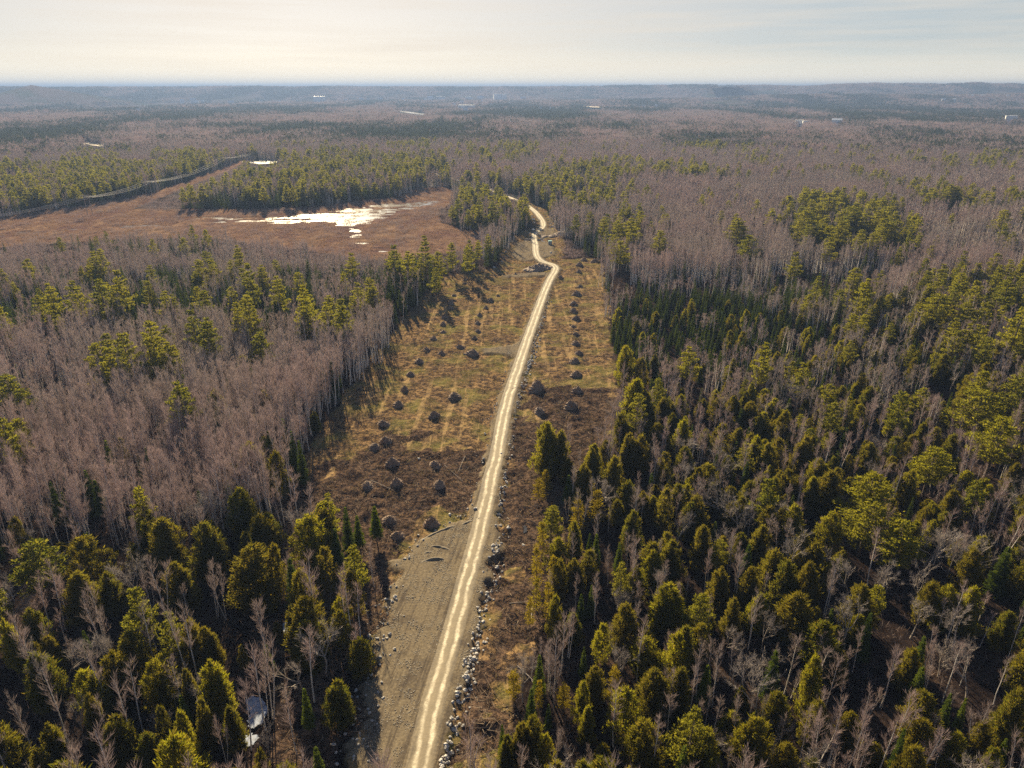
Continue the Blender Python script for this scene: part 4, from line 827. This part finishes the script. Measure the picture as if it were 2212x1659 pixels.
rows = cover(4.4, 900, lambda X, Y, Z, r: Z[2] & ~Z[1] & ((pond_mask(X, Y) < .12 + .5 * (fbm(X / 12, Y / 4, 2, 95) - .5)) & (r.random(len(X)) < .8) | (r.random(len(X)) < .45)), 35, (-620, 60, 380, 900))
scatter_stuff('marsh_sedge', vmod(rows, 5), g, 'russet sedge and low brush covering the marsh', 'sedge')
g = [tuft_patch(s, 4, 30, .6, 2.2, .05, M['twig'], .9) for s in range(4)]
gs = [tuft_patch(s + 9, 5, 70, .8, 2.6, .09, M['twig'], .8) for s in range(4)]
rows = cover(6.0, 900, lambda X, Y, Z, r: Z[2] & ~Z[1] & (pond_mask(X, Y) < .05) & (r.random(len(X)) < np.clip(3.2 * (fbm(X / 45, Y / 45, 3, 97) - .38), 0, .9)), 36, (-620, 60, 380, 900))
rows += cover(4.5, 950, lambda X, Y, Z, r: ~Z[0] & ~Z[1] & ~Z[2] & (Y > 300) & hides(X, Y, 11.0) & (r.random(len(X)) < .85), 38)
scatter_stuff('marsh_shrubs', vmod(rows, 4), gs, 'low purple-brown leafless shrubs over the marsh', 'shrubs')
rows = cover(4.0, 300, lambda X, Y, Z, r: ~Z[0] & ~Z[1] & ~Z[2] & (r.random(len(X)) < .5), 37)
scatter_stuff('undergrowth', vmod(rows, 4), g, 'thin bare undergrowth on the forest floor', 'undergrowth')
g = [stone_patch(s, 1.8, 20, .05, .18) for s in range(5)]
rows = cover(1.7, 330, lambda X, Y, Z, r: Z[1] & (Z[4] > 2.3) & (r.random(len(X)) < .55), 39, (-60, 60, 60, 330))
scatter_stuff('gravel', vmod(rows, 5), g, 'loose pale stones over the gravel shoulders', 'gravel')

# ------------------------------------------------------------------ brush piles: image x, base y, width (photograph pixels), and the row they stand in
def pile_mesh(seed):
    r = np.random.default_rng(seed); m = MB(); n, k = 18, 9; v = []
    for i in range(k + 1):
        t = i / k; rad = (1 - t) ** .66 if i < k else .02
        for j in range(n):
            a = 2 * math.pi * j / n; q = rad * (1 + r.normal(0, .09) + .16 * math.sin(a * 2 + seed) * (1 - t)); v.append((math.cos(a) * q + .12 * t * math.sin(seed), math.sin(a) * q + .12 * t * math.cos(seed), t * 1.0 + r.normal(0, .03) - (.08 if i == 0 else 0)))
    f = [(i * n + j, i * n + (j + 1) % n, (i + 1) * n + (j + 1) % n, (i + 1) * n + j) for i in range(k) for j in range(n)]
    m.raw(v, f)
    for _ in range(420):
        t = r.random() ** 1.3 * .96; a = r.uniform(0, 6.283); q = (1 - t) ** .66 * .95; p = np.array([math.cos(a) * q, math.sin(a) * q, t])
        d = unit((np.array([math.cos(a), math.sin(a), .5]) * .5 + r.normal(0, .8, 3))[None]); m.cards(p[None], d, side_of(r, d), [r.uniform(.12, .38)], [r.uniform(.02, .05)])
    return m.mesh('brush_pile', M['brush'])
PILES = [pile_mesh(s) for s in range(101, 108)]
ROWS = {
    'left row': [(165, 1525, 92), (325, 1385, 96), (210, 1272, 88), (288, 1235, 82), (270, 1118, 72), (365, 1000, 80), (408, 895, 62), (447, 795, 64), (505, 712, 70), (550, 630, 60), (598, 558, 54), (663, 512, 48), (660, 466, 54), (670, 412, 48), (708, 357, 42), (710, 325, 54), (730, 270, 40), (760, 233, 28), (800, 190, 28), (803, 166, 34)],
    'middle row': [(350, 1520, 92), (632, 1530, 92), (605, 1390, 86), (600, 1068, 70), (735, 950, 84), (768, 612, 54), (862, 550, 48), (885, 502, 42), (883, 452, 46), (897, 402, 44), (938, 352, 38), (967, 306, 46), (1015, 268, 28), (650, 652, 50), (1130, 130, 26), (1020, 106, 26)],
    'right row': [(1285, 1045, 84), (1490, 1012, 84), (1270, 905, 112), (1530, 905, 74), (1525, 800, 74), (1512, 712, 74), (1540, 655, 58), (1520, 592, 60), (1520, 530, 56), (1505, 477, 50), (1522, 430, 58), (1505, 376, 54), (1508, 335, 62), (1525, 272, 64), (1550, 214, 44), (1420, 157, 46), (1540, 120, 40), (1545, 76, 44), (1575, 42, 46)],
}
ORD = ['first', 'second', 'third', 'fourth', 'fifth', 'sixth', 'seventh', 'eighth', 'ninth', 'tenth', 'eleventh', 'twelfth', 'thirteenth', 'fourteenth', 'fifteenth', 'sixteenth', 'seventeenth', 'eighteenth', 'nineteenth', 'twentieth']
rp = random.Random(4)
def pile(px, py, w, label):
    x, y, _ = at(px, py); cz = y * cP + CAM_H * sP; rad = w / FPX * cz * .50; y += rad * .5
    o = link('brush_pile', PILES[rp.randrange(len(PILES))], None, (x, y, z_at(x, y) - .15)); o.rotation_euler = (0, 0, rp.uniform(0, 6.28)); o.scale = (rad * rp.uniform(.85, 1.2), rad * rp.uniform(.85, 1.2), rad * rp.uniform(.8, 1.2)); o.rotation_euler = (rp.uniform(-.12, .12), rp.uniform(-.12, .12), rp.uniform(0, 6.28))
    tag(o, label, 'brush pile', 'conical brush piles of the cleared strip')
for rn, lst in ROWS.items():
    lst = sorted(lst, key=lambda q: -q[1])
    for i, (x, y, w) in enumerate(lst):
        size = 'big ' if w > 100 else ''
        pile(737 + x / 3, 553 + y / 3 - w / 12, w / 3, f'{size}dark brush pile, {ORD[i]} from the camera end of the {rn}')
pile(841, 1132, 36, 'wide dark brush pile beside the sunlit pointed spruce'); pile(931, 1138, 38, 'dark brush pile at the top edge of the gravel pad'); pile(858, 1164, 34, 'low brush pile in front of the wide one by the sunlit spruce')
pile(1020, 769, 32, 'broad low brush heap at the end of the gravel spur'); pile(1285, 567, 18, 'small brush heap at the far corner of the right field')

# ------------------------------------------------------------------ boulders edging the gravel
RK = [stone_mesh(s, M['rock'], (1, rp.uniform(.65, .95), rp.uniform(.5, .8))) for s in range(201, 213)]
EDGE_R = smooth_path([at(*q) for q in [(930, 1700), (952, 1655), (998, 1521), (1024, 1417), (1047, 1313), (1064, 1245), (1084, 1162), (1080, 1099), (1086, 1037), (1098, 965), (1108, 898), (1140, 800), (1162, 720), (1185, 640)]], 2)
EDGE_L = smooth_path([at(*q) for q in [(860, 1226), (876, 1200), (905, 1172), (960, 1135), (1010, 1120), (1036, 1060), (1050, 1000), (1062, 930), (1078, 860), (1100, 800)]], 2)
EDGE_P = smooth_path([at(*q) for q in [(752, 1655), (788, 1540), (803, 1440), (818, 1370), (845, 1280)]], 2)
rb = np.random.default_rng(12); rocks = []
def along(path, n, w, lo, hi, name, pw=1.0):
    seg = np.r_[0, np.cumsum(np.linalg.norm(np.diff(path, axis=0), axis=1))]
    for _ in range(n):
        s = seg[-1] * rb.random() ** pw; p = [np.interp(s, seg, path[:, k]) for k in (0, 1)]; rocks.append((p[0] + rb.normal(0, w), p[1] + rb.normal(0, w), rb.uniform(lo, hi) * (1 if rb.random() < .8 else 1.5), name))
along(EDGE_R, 620, .8, .30, .85, 'right edge of the road', 1.5); along(EDGE_L, 150, .9, .22, .55, 'left edge of the road'); along(EDGE_P, 110, 1.6, .25, .6, 'left edge of the gravel pad')
SP = [(1067, 578, 1.9, 'large pale boulder at the edge of the far conifers'), (1027, 1103, 1.0, 'lone grey boulder left of the road above the gravel pad'), (1083, 982, 1.0, 'round pale boulder in the dark brush right of the road'), (1130, 1180, .9, 'pale boulder in brown debris right of the road'),
      (972, 1112, .9, 'grey boulder behind the big brush pile'), (1193, 489, 2.4, 'bright pale slab beside the far road bend'), (1093, 545, 1.6, 'white stone at the left rim of the far gravel pad'), (1085, 566, 1.8, 'white stone below the far gravel pad'), (1190, 548, 1.5, 'white stone at the right rim of the far gravel pad'), (905, 992, .9, 'pale stump-like stone in churned ground left of the road')]
used = {}
def rock(x, y, s, label):
    o = link('boulder', RK[int(rb.integers(len(RK)))], None, (x, y, z_at(x, y) - s * rb.uniform(.04, .25))); o.rotation_euler = (rb.normal(0, .25), rb.normal(0, .25), rb.uniform(0, 6.28)); o.scale = (s, s, s)
    tag(o, label, 'boulder', 'boulders edging the gravel')
for px, py, s, lb in SP: rock(*at(px, py)[:2], s, lb)
rocks.sort(key=lambda q: -q[2] / math.hypot(q[0], q[1], CAM_H)); n_r = 0; extra = []
for x, y, s, nm in rocks:
    a, b = proj(np.array([x]), np.array([y]), np.array([.4])); a, b = float(a[0]), float(b[0])
    if road_dist(np.array([x]), np.array([y]))[0] < 2.9: continue
    if n_r < 285 and 4 < a < 2208 and 4 < b < 1654:
        big = 'big' if s > .8 else 'middling' if s > .5 else 'small'
        for dec in (0, 1, 2, 3):
            lb = f'{big} boulder, {nm}, {a/22.12:.{dec}f}% across, {b/16.59:.{dec}f}% down'
            if lb not in used: break
        used[lb] = 1; rock(x, y, s, lb); n_r += 1
    else: extra.append((x, y, z_at(x, y), rb.uniform(0, 6.28), s, s, int(rb.integers(len(RK)))))
scatter_stuff('small_rocks', extra, RK, 'smaller grey stones among the boulders', 'stones')

# ------------------------------------------------------------------ snow, pools, berms, fallen logs, grey box
for i, (p, lb) in enumerate(zip(ICE, ['old snow patch under the dark cedars by the gravel', 'small snow patch below the larger one', 'snow patch around the small bronze cedar', 'lone round snow patch in the right wood'])):
    w = [at(*q) for q in p]; zz = float(ground_z(np.array([q[0] for q in w]), np.array([q[1] for q in w])).max()) + .12; sheet('snow', w, zz, M['snow'], lb, 'snow', .12, i + 20)
for i, (p, lb) in enumerate(zip(POOLS, ['bluish pool among broken branches right of the road', 'grey puddle between the road and the yellow cedars'])):
    w = [at(*q) for q in p]; zz = float(ground_z(np.array([q[0] for q in w]), np.array([q[1] for q in w])).max()) + .05; sheet('pool', w, zz, M['water'], lb, 'pool', .12, i + 30)
def berm(pts, w, h, label, seed, m):
    P = smooth_path([at(*q) for q in pts], 2); sg = np.r_[0, np.cumsum(np.linalg.norm(np.diff(P, axis=0), axis=1))]; u = np.arange(0, sg[-1], .5); P = np.stack([np.interp(u, sg, P[:, k]) for k in (0, 1)], 1)
    n = len(P); t = unit(np.gradient(P, axis=0)); N = np.stack([-t[:, 1], t[:, 0]], 1); ac = np.linspace(-1, 1, 17); V_ = P[:, None] + N[:, None] * ac[None, :, None] * w
    x, y = V_[..., 0].ravel(), V_[..., 1].ravel(); e = np.sin(np.linspace(0, math.pi, n)) ** .5
    z = -.1 + (h * np.cos(ac * 1.5)[None] * e[:, None]).ravel() * (.35 + 1.3 * fbm(x / 2.2, y / 2.2, 3, seed)) + .3 * h * (fbm(x / .8, y / .8, 2, seed + 1) - .5); i = (np.arange(n - 1)[:, None] * 17 + np.arange(16)[None]).ravel()
    o = link('earth_berm', quads_mesh('earth_berm', np.stack([x, y, z], 1), np.stack([i, i + 1, i + 18, i + 17], 1), m)); tag(o, label, 'earth bank', kind='structure')
berm([(1136, 587), (1160, 582), (1188, 576)], 4.5, 2.4, 'dark bank of dug earth inside the road bend', 3, M['brush'])
berm([(1165, 510), (1185, 513), (1206, 508), (1215, 500)], 3, 1.4, 'curved bank of dug earth right of the far crossing', 4, M['brush'])
M['gravel_ridge'] = mat_plain('turned_gravel', (.10, .082, .062), (.24, .195, .13), 2.0)
for q_, lb in (([(878, 1216), (900, 1203), (925, 1195), (955, 1195), (992, 1208)], 'outer curved tyre ridge on the gravel pad'), ([(888, 1229), (922, 1213), (955, 1209), (985, 1222)], 'inner curved tyre ridge on the gravel pad'), ([(896, 1192), (935, 1181), (972, 1190), (996, 1204)], 'upper curved tyre ridge on the gravel pad'),
               ([(990, 1140), (1010, 1132), (1028, 1122)], 'short gravel ridge running into the road'), ([(975, 1158), (1005, 1146), (1030, 1128)], 'second gravel ridge running into the road'), ([(905, 1172), (950, 1150), (1000, 1132)], 'stony ridge closing the gravel pad')):
    berm(q_, .75, .62, lb, int(q_[0][0]), M['gravel_ridge'])
def log(px0, py0, px1, py1, rad, label, m='grey_bark'):
    a, b = np.array(at(px0, py0)), np.array(at(px1, py1)); mb = MB(); L = np.linalg.norm(b - a); d = (b - a) / L
    mb.tube([(0, 0, 0), tuple(d * L * .5 + np.array([0, 0, .08])), tuple(d * L)], [rad, rad * .8, rad * .45], 6); o = link('fallen_log', None, None, (a[0], a[1], max(z_at(a[0], a[1]), z_at(b[0], b[1])) + rad)); tag(o, label, 'log', 'fallen logs')
    link('stem', mb.mesh('log_stem', M[m]), o); bb = MB(); r = np.random.default_rng(int(px0))
    for _ in range(7):
        u = r.uniform(.35, .95); p = d * L * u; e = unit((d * .6 + r.normal(0, .7, 3) + np.array([0, 0, .3]))[None])[0]; bb.tube([p, p + e * r.uniform(.5, 1.4)], [rad * .35, .01], 3)
    link('branch', bb.mesh('log_branches', M[m]), o)
log(1733, 1571, 1768, 1570, .16, 'pale broken log lying in the dark right wood'); log(1768, 1571, 1792, 1556, .13, 'leaning pale log ending beside the broken one')
log(1148, 1345, 1150, 1300, .10, 'thin pale pole leaning by the yellow cedar strip'); log(1118, 1440, 1160, 1480, .10, 'grey fallen trunk in brown debris right of the road'); log(1100, 1305, 1140, 1302, .08, 'thin log across the debris strip')
log(1210, 1020, 1236, 1006, .14, 'pale felled trunk among branches behind the lone tall cedar'); log(1222, 1035, 1262, 1012, .12, 'long pale felled trunk below the first')
log(960, 1005, 1000, 1040, .07, 'felled trunk in the churned ground left of the road'); log(1005, 985, 990, 1020, .07, 'pale felled log near the left road edge'); log(800, 1040, 850, 1062, .07, 'grey log between two brush piles')
x, y, _ = at(1188, 529); bx = link('storage_box', None, None, (x, y, z_at(x, y))); tag(bx, 'grey storage box with a teal lid on the far gravel pad', 'storage box')
b = MB(); b.box((0, 0, 1.0), (2.3, 2.0, 1.9)); b.box((0, -1.02, .9), (2.0, .05, .08)); [b.box((sx * .7, 0, .05), (.25, 2.1, .2)) for sx in (-1, 1)]; link('body', b.mesh('box_body', M['box_grey']), bx)
b = MB(); b.box((0, 0, 2.03), (2.45, 2.15, .16)); b.box((0, 0, 2.14), (2.2, 1.9, .10)); link('lid', b.mesh('box_lid', M['teal_roof']), bx)
for j, (cx_, cy_, lb) in enumerate([(1142, 520, 'low stack of pale timbers left of the far crossing'), (1167, 521, 'low stack of pale timbers right of the far crossing')]):
    x, y, _ = at(cx_, cy_); mb = MB(); r = np.random.default_rng(j)
    for k in range(7): p = np.array([r.normal(0, .4), r.normal(0, .4), .15 + .14 * k]); a = r.normal(0, .4); mb.tube([p - [math.cos(a) * 1.8, math.sin(a) * 1.8, 0], p + [math.cos(a) * 1.8, math.sin(a) * 1.8, .1]], [.13, .10], 6)
    tag(link('timber_stack', mb.mesh('timber_stack', M['grey_bark']), None, (x, y, .3)), lb, 'timber stack')

# ------------------------------------------------------------------ power line across the marsh and woods
PT = [(-95, 468), (185, 421), (316, 389), (480, 338), (577, 310), (655, 288), (688, 277)]; PH = 15.0
PW = [np.array(at(a, b, PH)) for a, b in PT]; names = ['beside the marsh', 'at the wood edge above the marsh', 'midway along the line', 'near the glinting pool', 'far along the line', 'last before the line is lost']
for i, p in enumerate(PW):
    q = PW[min(i + 1, len(PW) - 1)] - PW[max(i - 1, 0)]; az = math.atan2(q[1], q[0]) + math.pi / 2; gz = z_at(p[0], p[1]); 
    if i == 0: continue
    o = link('power_pole', None, None, (p[0], p[1], gz)); o.rotation_euler = (0, 0, az); tag(o, 'wooden two-legged power pole ' + names[i - 1], 'power pole', 'two-legged poles of the power line')
    for sx in (-2.1, 2.1):
        m = MB(); m.tube([(sx, 0, -.5), (sx, 0, PH * .5), (sx, 0, PH + 1.2)], [.24, .20, .15], 8); link('post', m.mesh('pole_post', M['pole']), o)
    m = MB(); m.box((0, .22, PH - .6), (9.4, .22, .34)); link('crossarm', m.mesh('pole_crossarm', M['pole']), o)
    m = MB(); m.tube([(-2.1, -.2, PH - 6), (2.1, -.2, PH - 1.5)], [.10, .10], 5); m.tube([(2.1, -.2, PH - 6), (-2.1, -.2, PH - 1.5)], [.10, .10], 5); link('brace', m.mesh('pole_brace', M['pole']), o)
    for sx in (-4.3, 0, 4.3):
        m = MB(); m.tube([(sx, .22, PH - .78), (sx, .22, PH - 1.3), (sx, .22, PH - 1.8)], [.10, .14, .08], 6); link('insulator', m.mesh('pole_insulator', M['steel']), o)
for j, (sx, lb) in enumerate(((-4.3, 'power cable nearest the marsh'), (0, 'middle cable of the power line'), (4.3, 'power cable on the side away from the marsh'))):
    m = MB()
    for a, b in zip(PW[:-1], PW[1:]):
        d = b - a; L = math.hypot(d[0], d[1]); s = np.array([d[1], -d[0], 0]) / L * -sx; k = np.linspace(0, 1, 14); pts = a + d * k[:, None] + s; pts[:, 2] += -1.8 - 4 * k * (1 - k) * min(5.5, L * .022); m.tube(pts, np.full(14, .075), 4)
    tag(link('power_cable', m.mesh('power_cable', M['wire'])), lb + ' sagging between its poles', 'cable', 'cables of the power line')

# ------------------------------------------------------------------ far buildings and masts
rh = random.Random(9)
def house(px, py, w, label, name='house', h=None, roof='grey_roof', gable=True, deep=None):
    x, y, _ = at(px, py); d = math.hypot(x, y)
    if d > 4900: s = 4900 / d; x, y = x * s, y * s; d = 4900
    W = w / FPX * d; D = deep or W * .6; h = h or max(6.5, W * .42); z = float(terrain_far(np.array([x]), np.array([y]))[0]); lift = 9.0
    o = link(name, None, None, (x, y, z)); o.rotation_euler = (0, 0, -math.atan2(x, y) + rh.uniform(-.25, .25)); tag(o, label, 'building', 'pale buildings scattered over the far plain')
    b = MB(); b.box((0, 0, (h + lift) / 2), (W, D, h + lift)); link('wall', b.mesh('house_wall', M['white_wall']), o)
    b = MB(); t = h + lift; k = W * .16 if gable else .6
    if gable: b.raw([(-W * .53, -D * .55, t - .05), (W * .53, -D * .55, t - .05), (W * .53, 0, t + k), (-W * .53, 0, t + k), (-W * .53, D * .55, t - .05), (W * .53, D * .55, t - .05)], [(0, 1, 2, 3), (3, 2, 5, 4), (0, 3, 4, 0), (1, 5, 2, 1)])
    else: b.box((0, 0, t + .3), (W * 1.02, D * 1.02, .6))
    v = np.concatenate(b.v); f = np.concatenate(b.f); me = bpy.data.meshes.new('house_roof'); me.from_pydata([tuple(q) for q in v], [], [tuple(dict.fromkeys(int(a) for a in q)) for q in f]); me.materials.append(M[roof]); link('roof', me, o)
for i, (a, b_, w) in enumerate(HOUSE):
    house(a, b_, w, f'{"long pale" if w > 12 else "small pale"} building on the far plain, {a/22.12:.1f}% across, {b_/16.59:.1f}% down', 'building', gable=w <= 12)
house(1806, 274, 17, 'blue-grey gabled barn among bare woods on the right', 'barn', 7, 'grey_roof', True, 14); house(1726, 272.5, 16, 'long low white-roofed shed left of the barn', 'shed', 5, 'white_wall', False, 12); house(1738, 273.5, 9, 'second white-roofed shed touching the long one', 'shed', 4, 'white_wall', False, 10)
house(1008, 238, 32, 'long flat-roofed pale complex right of the river bend', 'factory', 12, 'white_wall', False, 40)
for i, (px, top, lb) in enumerate(((1463, 178.5, 'taller thin radio mast on the skyline'), (1470, 181, 'shorter radio mast beside the taller one'), (1491, 183, 'thin radio mast standing apart on the skyline'))):
    d = 6500; x = (px - CX) / FPX * d * 1.08; y = d; zt = CAM_H + (187.8 - top) / FPX * d * 1.08; z = float(terrain_far(np.array([x]), np.array([y]))[0])
    o = link('radio_mast', None, None, (x, y, z)); tag(o, lb, 'mast', 'radio masts on the skyline'); H_ = zt - z
    m = MB()
    for k in range(3):
        a = k * 2.094; m.tube([(1.6 * math.cos(a), 1.6 * math.sin(a), 0), (1.2 * math.cos(a), 1.2 * math.sin(a), H_)], [.5, .35], 5)
    link('tower', m.mesh('mast_tower', M['steel']), o); m = MB()
    for k in range(14):
        zz = H_ * (k + .5) / 14
        for q in range(3): a, b2 = q * 2.094, (q + 1) * 2.094; m.tube([(1.5 * math.cos(a), 1.5 * math.sin(a), zz), (1.5 * math.cos(b2), 1.5 * math.sin(b2), zz + H_ / 28)], [.25, .25], 4)
    link('lattice', m.mesh('mast_lattice', M['steel']), o)
